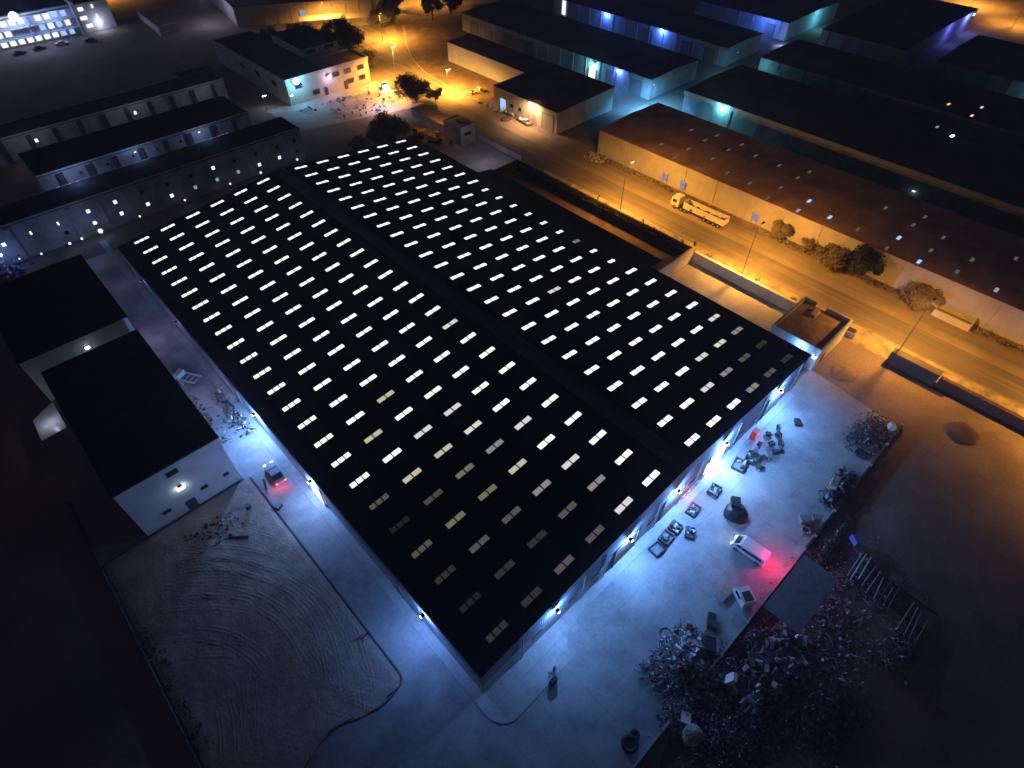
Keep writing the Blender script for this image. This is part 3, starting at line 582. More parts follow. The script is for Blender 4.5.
MB().box(78.5,79.5,-2.5,-2.4,.1,2.2).build('door',M['doord'],gh)
light('POINT',(78.3,33.9,3.2),30,(1,.95,.9),big,size=.1)
light('POINT',(73.5,20,6.2),900,(.75,.75,1),big,size=.3)
# box shed, low shed and loading slab near the yellow machines
cs=thing('container_shed','small cube-shaped cabin with dark window by the loading slab','shed',(88.7,113.7,0))
MB().box(86.2,91.4,110,117.5,0,5).build('wall',M['camp'],cs); MB().box(86.5,91.1,110.3,117.2,5.0,5.06).build('roof',M['roofgrey'],cs)
p=MB(); p.box(86.1,91.5,109.9,110.2,4.9,5.3);p.box(86.1,91.5,117.3,117.6,4.9,5.3);p.box(86.1,86.4,110.2,117.3,4.9,5.3);p.box(91.2,91.5,110.2,117.3,4.9,5.3);p.build('parapet',M['camp'],cs)
MB().box(88.3,88.9,113,114.5,5.06,5.5).build('roof_unit',M['dark'],cs); MB().box(87.5,90,109.85,110,2.6,3.5).build('window',M['glass'],cs)
cs=thing('container_shed','long low tan shed behind the cube-shaped cabin','shed',(90,127,0))
MB().box(87,92,119,134.5,0,3).build('wall',M['camp'],cs); MB().box(86.8,92.2,118.8,134.7,3,3.15).build('roof',M['roofgrey'],cs)
wallrun('thin wall beside the yellow machines and cabin',92.4,92.7,92,109.5,1.6,M['camp'])
light('POINT',(84,97,6),500,(.85,.78,1),big,size=.3)

# ------------------------------------------------------------------ street lamps
lamps=[(91.4,-11.4,12,'street lamp standing at the brown wall gate gap, rightmost'),(91.4,22,12,'street lamp beside the pale-topped yard wall'),(91.4,56,12.6,'street lamp outside the dark court wall, head glowing')]
for x,y,z,lb in lamps: polelamp(x,y,z,27000 if y<0 else 38000,OR,LO if y>50 else emit('dim_lens',(1,.6,.25),1.5),lb,arm=1.4,tilt=.6 if y<0 else 3.5,group='tall orange street lamps',headsize=.8 if y>50 else .5)
polelamp(91.4,-45,12,44000,OR,LO,'street lamp farther down the brown wall',arm=1.4,group='tall orange street lamps')
polelamp(98.3,158,12,90000,OR,LO,'tall lit street lamp beside the office and dark trees',arm=.3,group='tall orange street lamps',headsize=1.3)
polelamp(107.3,142,7,42000,OR,LO,'short lit street lamp at the edge of the sandy field',arm=.3,headsize=1.3)
polelamp(109.6,106.5,7,9500,(1,.56,.27),emit('pale_lens',(1,.85,.65),2),'dimly lit white lamp pole before the corner depot',arm=-.8,headsize=.9)
polelamp(141,237,9,90000,OR,emit('yellow_lens',(1,.8,.35),12),'brightest yellow street lamp at top by the far trees',arm=.3,headsize=3.0)
polelamp(163,226,9,30000,OR,LO,'far street lamp behind the top trees',arm=.3)
polelamp(112,226,9,42000,OR,LO,'street lamp before the top warehouse wall',arm=.3)
polelamp(121,199,9,52000,OR,LO,'street lamp among the trees at the road bend',arm=.3)
polelamp(340,60,10,50000,OR,LO,'far orange street lamp at the top right corner',arm=.3)
polelamp(322,38,10,20000,OR,LO,'orange street lamp beyond the blue-lit end wall',arm=.3)
polelamp(60,330,10,16000,OR,LO,'orange street lamp beyond the dark apartment wing',arm=.3)
polelamp(72,345,10,9000,OR,LO,'farthest orange street lamp beyond the apartments',arm=.3)

# ------------------------------------------------------------------ trees
def tree(x,y,h,r,label,leaf,n=1300,ls=.22,seed=0,cat='tree',trunk=True,name='tree',flat=.75,group=None):
    rr=random.Random(seed*17+int(x*3)+int(y)); o=thing(name,label,cat,(x,y,0),group)
    if trunk:
        t=MB(); p=Vector((x,y,0)); q=Vector((x+rr.uniform(-.2,.2),y+rr.uniform(-.2,.2),h*.45)); t.tube(p,q,.035*h,.02*h)
        for k_ in range(6):
            a=k_*1.05+rr.random(); e=q+Vector((math.cos(a)*r*.6,math.sin(a)*r*.6,h*.28*rr.uniform(.6,1.3))); t.tube(q,e,.014*h,.004*h,6)
        t.build('trunk',M['bark'],o)
    c=MB(); cl=[]
    for k_ in range(max(7,int(r*5))):
        a=rr.random()*6.28; u=rr.random()**.5*r*.8; cz=h*.55+(rr.random()-.5)*h*.7*flat*(1-.5*(u/r)**2); cl.append((x+math.cos(a)*u,y+math.sin(a)*u,max(h*.2,cz),r*rr.uniform(.22,.45)))
    for k_ in range(n):
        cx,cy,cz,cr=cl[rr.randrange(len(cl))]
        d=Vector((rr.gauss(0,1),rr.gauss(0,1),rr.gauss(0,.75))); d=d.normalized()*cr*rr.random()**.4
        p=Vector((cx,cy,max(.15,cz)))+d; p.z=max(.1,p.z)
        u=Vector((rr.gauss(0,1),rr.gauss(0,1),rr.gauss(0,1))).normalized()*ls*rr.uniform(.6,1.5); v=u.orthogonal().normalized()*ls*rr.uniform(.3,.7)
        c.poly([p-u,p+v,p+u,p-v])
    c.build('crown' if trunk else 'foliage',leaf,o); return o
T=tree
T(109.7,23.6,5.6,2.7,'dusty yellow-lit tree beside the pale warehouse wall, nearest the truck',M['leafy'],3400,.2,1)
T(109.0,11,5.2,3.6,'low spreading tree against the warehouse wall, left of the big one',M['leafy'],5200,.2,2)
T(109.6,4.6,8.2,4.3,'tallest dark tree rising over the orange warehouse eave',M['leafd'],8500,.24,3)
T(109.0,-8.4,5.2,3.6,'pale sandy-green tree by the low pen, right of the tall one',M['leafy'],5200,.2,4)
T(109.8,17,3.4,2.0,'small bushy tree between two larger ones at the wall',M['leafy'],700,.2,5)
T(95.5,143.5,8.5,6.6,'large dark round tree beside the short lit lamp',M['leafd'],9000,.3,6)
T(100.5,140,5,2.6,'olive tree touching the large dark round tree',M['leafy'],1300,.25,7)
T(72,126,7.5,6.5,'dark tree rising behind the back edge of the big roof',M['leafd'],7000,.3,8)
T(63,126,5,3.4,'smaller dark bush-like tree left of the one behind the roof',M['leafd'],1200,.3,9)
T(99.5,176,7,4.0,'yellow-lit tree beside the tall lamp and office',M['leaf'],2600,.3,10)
lab=['left end of the dark grove behind the office','dark grove tree with the widest crown','grove tree nearest the office roof','grove tree at the right towards the road','back grove tree close to the pale sheds']
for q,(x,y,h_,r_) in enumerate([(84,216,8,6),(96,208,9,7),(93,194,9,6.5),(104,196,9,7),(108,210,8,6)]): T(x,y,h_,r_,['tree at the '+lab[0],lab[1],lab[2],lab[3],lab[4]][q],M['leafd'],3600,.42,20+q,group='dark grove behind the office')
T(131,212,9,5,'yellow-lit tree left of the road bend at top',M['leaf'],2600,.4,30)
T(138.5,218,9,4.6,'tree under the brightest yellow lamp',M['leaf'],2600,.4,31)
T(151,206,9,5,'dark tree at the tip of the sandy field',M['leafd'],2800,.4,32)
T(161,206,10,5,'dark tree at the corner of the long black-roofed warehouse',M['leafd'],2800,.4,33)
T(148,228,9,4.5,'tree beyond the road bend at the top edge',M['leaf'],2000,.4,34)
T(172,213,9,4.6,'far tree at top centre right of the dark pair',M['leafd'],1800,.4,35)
rr=random.Random(11)
sl=['shrub at the far end of the court wall, nearest the loading slab','second shrub from the far end of the court wall','third shrub from the far end of the court wall','small shrub just left of the glowing street lamp','shrub just right of the glowing street lamp foot','shrub opposite the cab of the tipper truck','shrub opposite the middle of the tipper truck','shrub opposite the tail of the tipper truck','shrub at the near corner of the walled court','shrub between court corner and the second street lamp','shrub close left of the lamp by the pale-topped wall','shrub close right of the lamp by the pale-topped wall','shrub midway along the pale-topped yard wall','shrub near the guard house end of the yard wall','shrub behind the guard house at the roadside']
spots=[(90.2,79),(91.5,73),(90.4,66),(91.6,60.5),(90.2,50),(91.9,46),(90.5,41.5),(92,38),(90.0,34),(91.4,30.5),(90.4,26),(91.9,18.5),(90.0,14.5),(91.5,10),(90.6,3.5)]
for q,(x,y) in enumerate(spots): T(x,y,rr.uniform(.9,2.0),rr.uniform(.5,.95),sl[q],M['leafy'] if q%2 else M['leaf'],150,.13,50+q,'shrub',False,'shrub',group='shrubs on the road verge')
for q in range(3):
    x,y=((90.8,48.5),(91.3,63),(92.2,34.8))[q]; T(x,y,2.9,.35,('thin cypress-like sapling near the court wall','thin cypress-like sapling left of the glowing lamp','thin sapling at the court corner')[q],M['leafd'],200,.12,70+q,'shrub',True,'sapling',group='thin saplings on the verge')
# plants along the dark court wall
pc=MB(); 
for q in range(1500):
    y=rr.uniform(34,88); x=87.6+rr.gauss(0,.3); z=2.1+rr.random()**2*1.5*(.5+.5*math.sin(y*1.7)**2); p=Vector((x,y,z)); u=Vector((rr.gauss(0,1),rr.gauss(0,1),rr.gauss(0,1))).normalized()*.18; v=u.orthogonal().normalized()*.1; pc.poly([p-u,p+v,p+u,p-v])
tag(pc.build('creeper',M['leafd']),'dark creeper trailing along the inside of the court wall','plant',kind='stuff')

# ------------------------------------------------------------------ vehicles
def wheel(parent,x,y,r=.33,w=.22):
    o=MB().tube((x,y-w/2,r),(x,y+w/2,r),r,n=16).build('wheel',M['black'],parent); MB().tube((x,y-w/2-.01,r),(x,y+w/2+.01,r),r*.55,n=10).build('rim',M['steel'],o)
def car(kind,paint,label,x,y,rz,group=None,lit=False,L=4.5,name='parked_car'):
    o=thing(name,label,{'van':'van','pickup':'pickup'}.get(kind,'car'),(0,0,0),group); W=1.76 if kind!='van' else 1.9
    h=L/2
    if kind=='van':
        prof=[(-h,.35),(h,.35),(h+.02,.85),(h-.25,1.15),(h-.95,1.85),(h-1.15,1.95),(-h+.1,1.95),(-h,1.75)]
        MB().extr(prof,'y',-W/2,W/2).build('body',paint,o)
        MB().poly([(h-.27,-W/2+.12,1.17),(h-.27,W/2-.12,1.17),(h-.9,W/2-.2,1.83),(h-.9,-W/2+.2,1.83)]).build('windscreen',M['glass'],o)
        o.children[-1].location=(.03,0,.02)
        for s_ in (-1,1): MB().box(-h+.5,h-1.5,s_*(W/2+.012)-.01,s_*(W/2+.012)+.01,1.15,1.65).build('side_window',M['glass'],o); MB().poly([(h-1.4,s_*(W/2+.02),1.15),(h-.45,s_*(W/2+.02),1.15),(h-1.0,s_*(W/2+.02),1.68),(h-1.4,s_*(W/2+.02),1.68)]).build('side_window',M['glass'],o)
        MB().box(-h-.02,-h,-W/2+.2,W/2-.2,1.15,1.65).build('rear_window',M['glass'],o)
    elif kind=='pickup':
        MB().extr([(-h,.45),(h,.45),(h,.9),(h-.2,1.0),(h-1.2,1.05),(-h,1.05)],'y',-W/2,W/2).build('body',paint,o)
        MB().extr([(-.45,1.05),(h-1.3,1.05),(h-1.85,1.65),(-.3,1.68)],'y',-W/2+.12,W/2-.12).build('cab',paint,o)
        MB().extr([(-.36,1.12),(h-1.42,1.12),(h-1.85,1.58),(-.28,1.6)],'y',-W/2+.1,W/2-.1).build('side_window',M['glass'],o)
        MB().box(-h+.12,-.55,-W/2+.15,W/2-.15,1.051,1.08).build('load_bed',M['dark'],o)
    else:
        MB().extr([(-h,.35),(h,.35),(h+.03,.6),(h-.1,.78),(h-1.15,.92),(-h+.8,.95),(-h+.05,.9)],'y',-W/2,W/2).build('body',paint,o)
        MB().extr([(-h+.65,.95),(h-1.2,.92),(h-1.95,1.38),(-h+1.45,1.42)],'y',-W/2+.12,W/2-.12).build('window',M['glass'],o)
        MB().extr([(-h+1.42,1.421),(h-1.95,1.385),(h-2.0,1.42),(-h+1.5,1.46)],'y',-W/2+.13,W/2-.13).build('roof',paint,o)
    for sx in (-h+.85,h-.85):
        for s_ in (-1,1): wheel(o,sx,s_*(W/2-.08))
    for s_ in (-1,1):
        MB().box(h-.02,h+.05,s_*(W/2-.3)-.18,s_*(W/2-.3)+.18,.58,.74).build('headlight',HEAD if lit else M['white'],o)
        MB().box(-h-.05,-h+.01,s_*(W/2-.2)-.13,s_*(W/2-.2)+.13,.7,.95).build('tail_light',TAIL if lit else M['red'],o)
    if lit:
        for s_ in (-.6,.6):
            l_=light('SPOT',(h+.15,s_,.66),90,(.95,.9,1),o,target=(h+7,s_,.0),size=.05,spot=55,blend=.5)
        light('POINT',(-h-.45,0,.8),40,(1,.03,.08),o,size=.15)
    place(o,x,y,.004,rz); return o
v=car('van',M['white'],'white minibus with lit headlamps and red tail glow on the blue yard',35.4,-14.1,R(94),lit=True,L=4.9,name='minibus')
light('POINT',(35.8,-17.6,2.6),650,(1,.02,.14),None,size=.3).name='tail_glow'
car('car',M['grey'],'light-roofed car braking in the left driveway beside the big warehouse',-7.2,43.8,R(88),lit=True,L=4.6)
light('POINT',(-8.4,41.5,1.0),45,(1,.14,.16),None,size=.2).name='brake_glow'
for q,(x,y,a,p,lb) in enumerate([(14.4,277,10,M['dark'],'dark car, leftmost before the lit apartments'),(21.2,277.6,8,M['dark'],'dark car second from left before the apartments'),(29.1,277.4,-12,M['white'],'pale car with shadow before the apartments'),(38.5,273.5,-30,M['dark'],'dark car angled away right of the pale one')]):
    car('car',p,lb,x,y,R(a),'cars parked before the apartments')
car('car',M['white'],'white hatchback parked before the corner depot doors',110.1,108.3,R(80),L=4.2)
car('car',M['white'],'car with dazzling headlamps in the office forecourt',95.5,161,R(-120),lit=True)
light('POINT',(94.5,158.5,1.6),260,(.55,.45,1),None,size=.4).name='headlamp_glow'
hb=MB().obox((94.4,158.8,.9),1.6,.5,.8); 
tag(hb.build('headlamp_glare',LW),'dazzling white block added as headlamp glare in the office forecourt','glare block')  # glowing block added at the car's front as glare of its headlamps
# excavators
def digger(x,y,rz_,label):
    o=thing('excavator',label,'excavator',(0,0,0),'yellow diggers behind the big roof')
    for s_ in (-1,1): MB().extr([(-1.7,.15),(-1.4,0),(1.4,0),(1.7,.15),(1.7,.6),(1.4,.75),(-1.4,.75),(-1.7,.6)],'y',s_*1.0-.25,s_*1.0+.25).build('track',M['black'],o)
    MB().box(-1.9,1.2,-1.2,1.2,.85,1.7).box(-1.9,-.6,-1.1,1.1,1.7,2.1).build('body',M['yellow'],o)
    MB().box(.1,1.3,.2,1.15,1.7,2.7).build('cab',M['yellow'],o); MB().box(.15,1.34,.25,1.17,1.9,2.5).build('cab_glass',M['glass'],o)
    b=MB(); b.obox((2.2,-.3,2.5),2.8,.35,.45,(0,-.6,0)); b.obox((4.0,-.3,2.3),2.6,.3,.35,(0,.9,0)); b.build('boom',M['yellow'],o)
    MB().extr([(4.5,.1),(5.2,.2),(5.4,.9),(4.7,1.2)],'y',-.8,.2).build('bucket',M['rust'],o)
    return place(o,x,y,0,rz_)
digger(82.6,117.5,R(-60),'yellow digger beside the cube-shaped cabin'); digger(81.3,123.2,R(120),'yellow digger, farther of the two behind the big roof')
light('POINT',(86,121,7),500,OR,cs,size=.3)
# long tipper truck
tr=thing('tipper_truck','long pale tipper truck parked along the orange road','truck',(0,0,0))
MB().extr([(5.3,.7),(7.4,.7),(7.5,1.6),(7.3,2.9),(6.9,3.1),(5.3,3.1)],'y',-1.2,1.2).build('cab',M['cream'],tr)
MB().poly([(7.5,-1,1.75),(7.5,1,1.75),(7.35,.95,2.65),(7.35,-.95,2.65)]).build('windscreen',M['glass'],tr); tr.children[-1].location=(.02,0,0)
for s_ in (-1,1): MB().box(5.9,7.0,s_*1.21-.01,s_*1.21+.01,1.7,2.5).build('side_window',M['glass'],tr); MB().box(-7.2,5.2,s_*.5-.08,s_*.5+.08,.8,1.05).build('chassis_rail',M['dark'],tr)
tb=MB(); tb.box(-7.4,3.9,-1.25,1.25,1.1,1.2); tb.box(-7.4,3.9,-1.25,-1.15,1.2,2.6); tb.box(-7.4,3.9,1.15,1.25,1.2,2.6); tb.box(3.8,3.9,-1.15,1.15,1.2,2.9); tb.box(-7.4,-7.3,-1.15,1.15,1.2,2.6); tb.build('tipper_body',M['cream'],tr)
ld=MB()
for q_ in range(140): ld.obox((random.uniform(-7.1,3.6),random.uniform(-1,1),1.15+.3*random.random()),random.uniform(.3,.9),random.uniform(.3,.7),.4,(random.uniform(-.5,.5),random.uniform(-.5,.5),random.random()*3))
ld.build('load',M['dark'],tr)
for sx in (6.3,4.4,3.2,-2.2,-3.5,-4.8,-6.1):
    for s_ in (-1,1): wheel(tr,sx,s_*1.05,.5,.32)
for s_ in (-1,1): MB().box(7.5,7.56,s_*.9-.2,s_*.9+.2,.85,1.1).build('headlight',M['white'],tr); MB().box(-7.46,-7.41,s_*1-.15,s_*1+.15,1.0,1.2).build('tail_light',M['red'],tr)
place(tr,104.7,42.3,0,R(91))
# flat trailer in the field
ft=thing('flat_trailer','pale empty trailer frame lying on the sandy field','trailer',(0,0,0))
q=MB(); q.box(-3,3,-1.0,-.8,.5,.7);q.box(-3,3,.8,1.0,.5,.7)
for x in (-2.9,-1,1,2.9): q.box(x-.08,x+.08,-.8,.8,.5,.68)
q.build('frame',M['white'],ft); 
for sx in (-.6,.6):
    for s_ in (-1,1): wheel(ft,sx,s_*1.05,.38,.2)
MB().extr([(3,.5),(4.2,.4),(4.2,.5),(3,.7)],'y',-.1,.1).build('drawbar',M['steel'],ft); MB().box(2.2,3.1,-.9,.9,.7,1.3).build('headboard',M['white'],ft)
place(ft,113.5,136.7,0,R(-10))

# ------------------------------------------------------------------ things in the blue yard
def lump(name,label,cat,x,y,sx,sy,h,m_,seed=1,extra=None):
    mb=MB(); n=22; rn=8
    vs=[]
    for i in range(rn+1):
        f=i/rn
        for j in range(n):
            a=2*math.pi*j/n; rad=math.cos(f*math.pi/2)**.45 if i<rn else 0.0
            k_=1+.16*noise.noise(Vector((math.cos(a)*1.5+seed*3,math.sin(a)*1.5,f*2)))
            vs.append((x+sx*rad*k_*math.cos(a),y+sy*rad*k_*math.sin(a),h*(f**.8)*(1+.2*noise.noise(Vector((math.cos(a)*1.2,math.sin(a)*1.2+seed,f))))))
    for i in range(rn):
        for j in range(n): mb.f.append((i*n+j,i*n+(j+1)%n,(i+1)*n+(j+1)%n,(i+1)*n+j)); mb.m.append(0)
    mb.v=vs; 
    if extra: mb.obox(*extra)
    return tag(mb.build(name,m_,smooth=False),label,cat)
lump('tarpaulin_heap','black tarpaulin-covered machine standing alone on the blue yard','covered machine',39.6,-9.3,1.9,1.7,1.15,M['tarp'],2,((40.5,-8.5,1.0),1.7,1.3,.9,(0,.05,.6)))
def pallet(x,y,rz_,label,w=2.0,d=1.7,load=None,name='pallet',m_='grey',h=.5,cat='pallet'):
    o=thing(name,label,cat,(0,0,0),'frames and pallets along the warehouse front')
    q=MB()
    for s_ in (-1,1): q.box(-w/2,w/2,s_*(d/2-.07)-.07,s_*(d/2-.07)+.07,0,h); q.box(s_*(w/2-.07)-.07,s_*(w/2-.07)+.07,-d/2+.14,d/2-.14,0,h)
    q.build('frame',M['dark'],o)
    q=MB().box(-w/2+.14,w/2-.14,-d/2+.14,d/2-.14,.06,.14); q.build('deck',M[m_],o)
    if load:
        q=MB(); r_=random.Random(int(x*10))
        for k_ in range(load): q.obox((r_.uniform(-w/3,w/3),r_.uniform(-d/3,d/3),.35+.3*r_.random()),r_.uniform(.3,.9),r_.uniform(.2,.5),r_.uniform(.2,.5),(r_.uniform(-.3,.3),r_.uniform(-.3,.3),r_.random()*3),r_.randrange(2))
        q.build('load',[M['alu'],M['dark']],o)
    return place(o,x,y,0,rz_)
pallet(40.7,-4.9,.15,'dark square frame with pale deck right of the striped board',load=2)
pallet(28.7,-4.7,.1,'pallet with one bright metal piece, between two others',load=3)
pallet(26.2,-4.9,-.1,'nearly empty grey pallet, nearest the front corner',m_='grey')
pallet(31.0,-4.6,.1,'pallet of small silver boxes touching the loaded one',w=1.7,load=5)
pallet(31.8,-6.6,.5,'tilted frame of mixed metal standing out from the wall row',w=1.8,d=1.3,load=6)
pallet(35.3,-4.7,.1,'pinkish-lit pallet of loose panels below the striped board',w=2.2,d=1.5,load=5,m_='wood')
pallet(47.5,-5.0,.2,'broad grey pallet in the shadow of the bright doorway',w=2.4,d=2.0,load=3)
pallet(50.0,-5.6,.2,'pallet stacked with dark castings right of the bright doorway',w=2.2,d=1.8,load=7,h=.8)
rr=random.Random(4)
def engine(x,y,rz_,label,s=1):
    o=thing('engine',label,'engine',(0,0,0),'dark engines set out near the bright doorway')
    q=MB().box(-.6*s,.6*s,-.35*s,.35*s,.1,.8*s); q.obox((0,.2*s,.85*s),1.0*s,.3*s,.25*s,(.5,0,0)); q.obox((0,-.2*s,.85*s),1.0*s,.3*s,.25*s,(-.5,0,0)); q.build('engine_block',M['dark'],o)
    MB().tube((.6*s,0,.4*s),(.75*s,0,.4*s),.3*s,n=12).build('flywheel',M['steel'],o); MB().tube((-.9*s,0,.4*s),(-.6*s,0,.4*s),.18*s,.3*s,n=10).build('gearbox',M['grey'],o)
    return place(o,x,y,0,rz_)
el=[(49.2,-7.3),(51.5,-7.0),(53.3,-5.0),(54.8,-6.3),(56.3,-4.9),(57.6,-6.1),(58.9,-5.3),(56.0,-7.4),(53.8,-7.6)]
en=['nearest the bright doorway','second from the doorway, front row','close behind the red sign box','in the middle of the group','against the wall side of the group','near the far end of the group','farthest from the doorway','outermost towards the open yard','beside the middle one, yard side']
for q,(x,y) in enumerate(el): engine(x,y,rr.uniform(0,3),'dark engine '+en[q],rr.uniform(.75,.95))
pallet(62.4,-6.9,.6,'small dark bench frame alone near the last wall lamp',w=1.4,d=.9,load=2,name='work_bench',cat='bench')
o=thing('vending_box','red and white upright cabinet against the warehouse wall','cabinet',(54.2,-3.4,0)); MB().box(53.6,54.8,-3.9,-3.0,.1,1.9).build('cabinet',M['red'],o); MB().box(53.75,54.65,-3.96,-3.905,.5,1.7).build('panel',emit('red_panel',(1,.12,.10),1.2),o); light('POINT',(54.2,-4.3,1.4),25,(1,.1,.1),o,size=.1)
rl=light('POINT',(36.5,-3.4,1.6),150,(1,.25,.3),big,size=.15)
# items on the left
o=thing('fire_stand','dark extinguisher stand with white board beside the apron edge','stand',(3.1,-6.6,0)); MB().obox((2.8,-7.0,.6),.9,.5,1.2).build('cabinet',M['black'],o); MB().obox((3.9,-6.1,.6),.25,.25,1.2).build('post',M['dark'],o); MB().tube((3.3,-6.0,0),(3.3,-6.0,.7),.25,.05).build('cone',M['red'],o)
MB().obox((3.0,-6.2,.9),.7,.08,.7,(0,0,.6)).build('board',M['white'],o)
def misc(name,label,cat,x,y,parts,mats,rz_=0):
    o=thing(name,label,cat,(0,0,0)); 
    for nm,fn,mi in parts: q=MB(); fn(q); q.build(nm,mi,o)
    return place(o,x,y,0,rz_)
misc('motorcycle','dark motorcycle leaning beside the braking car','motorcycle',-9.2,43.2,[('frame',lambda q:q.obox((0,0,.7),1.2,.25,.4).obox((-.3,0,.95),.7,.28,.12),M['black']),('wheel',lambda q:q.tube((.75,-.06,.32),(.75,.06,.32),.32,n=14),M['black']),('wheel',lambda q:q.tube((-.75,-.06,.32),(-.75,.06,.32),.32,n=14),M['black']),('handlebar',lambda q:q.tube((.5,-.4,1.05),(.5,.4,1.05),.03),M['steel'])],None,1.3)
misc('sawhorse','small dark trestle on the kerb of the sand lot','trestle',-10.9,13.2,[('frame',lambda q:q.obox((0,0,.7),1.2,.12,.12).obox((-.5,.2,.35),.08,.08,.75,(.3,0,0)).obox((.5,.2,.35),.08,.08,.75,(.3,0,0)).obox((-.5,-.2,.35),.08,.08,.75,(-.3,0,0)).obox((.5,-.2,.35),.08,.08,.75,(-.3,0,0)),M['black'])],None)
misc('timber_beam','long dark beam lying on the sand below the pale wall','beam',-16.3,37.6,[('beam',lambda q:q.obox((0,0,.25),2.8,.3,.25,(0,0,-.75)),M['black'])],None)
misc('drum','dark drum on the sand near the driveway kerb','drum',-13,41.2,[('body',lambda q:q.tube((0,0,.1),(0,0,.95),.38,n=14),M['dark']),('lid',lambda q:q.tube((0,0,.951),(0,0,.99),.4,n=14),M['grey'])],None)
misc('crate','small dark crate at the edge of the driveway','crate',-9.6,38.2,[('box',lambda q:q.obox((0,0,.3),.9,.6,.6,(0,0,.4)),M['dark']),('lid',lambda q:q.obox((0,0,.63),.95,.65,.05,(0,0,.4)),M['grey'])],None)
scrap('debris','dark rubbish strewn on the sand below the pale wall','debris',lambda r:(r.gauss(-18.3,1.8),r.uniform(38.5,43)),140,[M['dark'],M['black'],M['wood'],M['grey']],lambda x,y:.18,(.12,.6),seed=3)
scrap('debris','pale rubbish along the low left wall','debris',lambda r:(r.gauss(-31.2,.5),r.uniform(15,34)),220,[M['dark'],M['grey'],M['grey'],M['black']],lambda x,y:.2,(.08,.4),seed=8)
# driveway clutter between block and warehouse
ft2=thing('flatbed_cart','empty grey flatbed truck parked in the left driveway','truck',(0,0,0))
MB().box(-2.2,1.0,-.9,.9,.7,.85).build('load_bed',M['grey'],ft2); MB().extr([(1.05,.5),(2.4,.5),(2.4,1.2),(2.1,1.8),(1.05,1.85)],'y',-.85,.85).build('cab',M['white'],ft2)
q=MB(); 
for s_ in (-1,1): q.box(-2.2,1.0,s_*.9-.03,s_*.9+.03,.85,1.15)
for x in (-2,-1,0,.9): q.box(x-.03,x+.03,-.87,.87,1.0,1.06)
q.build('rail',M['white'],ft2)
for sx in (-1.4,1.7):
    for s_ in (-1,1): wheel(ft2,sx,s_*.8)
place(ft2,-8.6,73,0,R(120))
misc('light_pole','long pale pole leaning along the black block in the driveway','pole',-10.2,75,[('pole',lambda q:q.tube((0,-3,.6),(0,3.2,.9),.09).tube((.4,-2.2,.3),(.35,3.6,.5),.07),M['white'])],None,.1)
scrap('debris','heap of pale and rusty scrap against the big warehouse in the driveway','scrap heap',lambda r:(r.gauss(-6.4,.6),r.uniform(54,67)),150,[M['grey'],M['rust'],M['rust'],M['dark'],M['black'],M['wood'],M['white']],lambda x,y:.9,(.12,.7),seed=13)
scrap('debris','loose scrap beside the black block corner in the driveway','scrap heap',lambda r:(r.gauss(-10.2,.5),r.uniform(55,69)),80,[M['wood'],M['rust'],M['dark'],M['black'],M['rust']],lambda x,y:.6,(.12,.6),seed=14)
scrap('debris','few pale bits scattered across the left driveway','debris',lambda r:(r.uniform(-10.3,-6),r.uniform(54,66)),26,[M['white'],M['dark'],M['wood']],lambda x,y:.2,(.15,.6),seed=15)
light('POINT',(-9.8,88,4.5),260,(.62,.5,1),e1,size=.25); light('POINT',(-9.2,66,4.5),240,(.75,.62,1),e2,size=.25)
light('POINT',(-8,110,4.5),110,(.5,.45,1),e1,size=.25)

# ------------------------------------------------------------------ scrap yard at the front right
kw=thing('boundary_wall','low dark wall dividing the blue yard from the scrapyard','wall',(35,-19.3,0))
MB().box(17.5,41.5,-19.45,-19.2,0,.9).build('wall',M['plinth'],kw); MB().box(42,75,-19.45,-19.2,0,.9).build('wall',M['doord'],kw); MB().box(-6,9.5,-19.45,-19.2,0,.8).build('wall',M['plinth'],kw)
for x in range(-4,75,6):
    if not 9<x<17: MB().box(x,x+.3,-19.55,-19.1,0,1.05).build('pier',M['plinth'],kw)
oily=mat('oily_soil',(.13,.105,.09),.9,.4,.4,.5,4,stain=((.05,.042,.038),.3,.8))
for cx_,cy_,rx_,ry_,sd_ in ((15,-24,12,4.2,1),(31,-25.5,8,5.2,2),(43,-24.5,5,4,3),(57,-20.6,9,1.3,4)):
    sheet('scrapyard_ground',[(cx_+rx_*(1+.16*noise.noise(Vector((math.cos(a*.1963)*2,math.sin(a*.1963)*2,sd_*5))))*math.cos(a*.1963),min(-19.5,cy_+ry_*(1+.22*noise.noise(Vector((math.cos(a*.1963)*2,math.sin(a*.1963)*2,sd_*9))))*math.sin(a*.1963))) for a in range(32)],.004*sd_-.004,oily)
SM=[M['alu'],M['dark'],M['grey'],M['rust'],M['steel'],M['grey'],M['dark']]
for nm_ in ('dark',): pass
hz=lambda cx,cy,rx,ry,h:(lambda x,y:h*max(.1,1-((x-cx)/rx)**2-((y-cy)/ry)**2))
def heap(lb,cx,cy,rx,ry,h,n,seed,size=(.08,.42),mats=SM):
    n=int(n*2.1); h*=.75
    return scrap('scrap_heap',lb,'scrap heap',lambda r:(cx+rx*(r.random()+r.random()-1),cy+ry*(r.random()+r.random()-1)),n,mats,hz(cx,cy,rx,ry,h),size,seed=seed,bars=.55)
heap('big glittering heap of cut metal spilling onto the blue yard',16,-16.3,5.2,3.4,1.9,1500,21,mats=[M['alu'],M['grey'],M['alu'],M['steel'],M['rust'],M['dark'],M['wood']],size=(.10,.55))
heap('chunky cut beams and sheets on top of the glittering heap',16.6,-16.8,4.2,2.9,2.0,210,41,mats=[M['alu'],M['grey'],M['steel'],M['rust'],M['dark']],size=(.5,1.5))
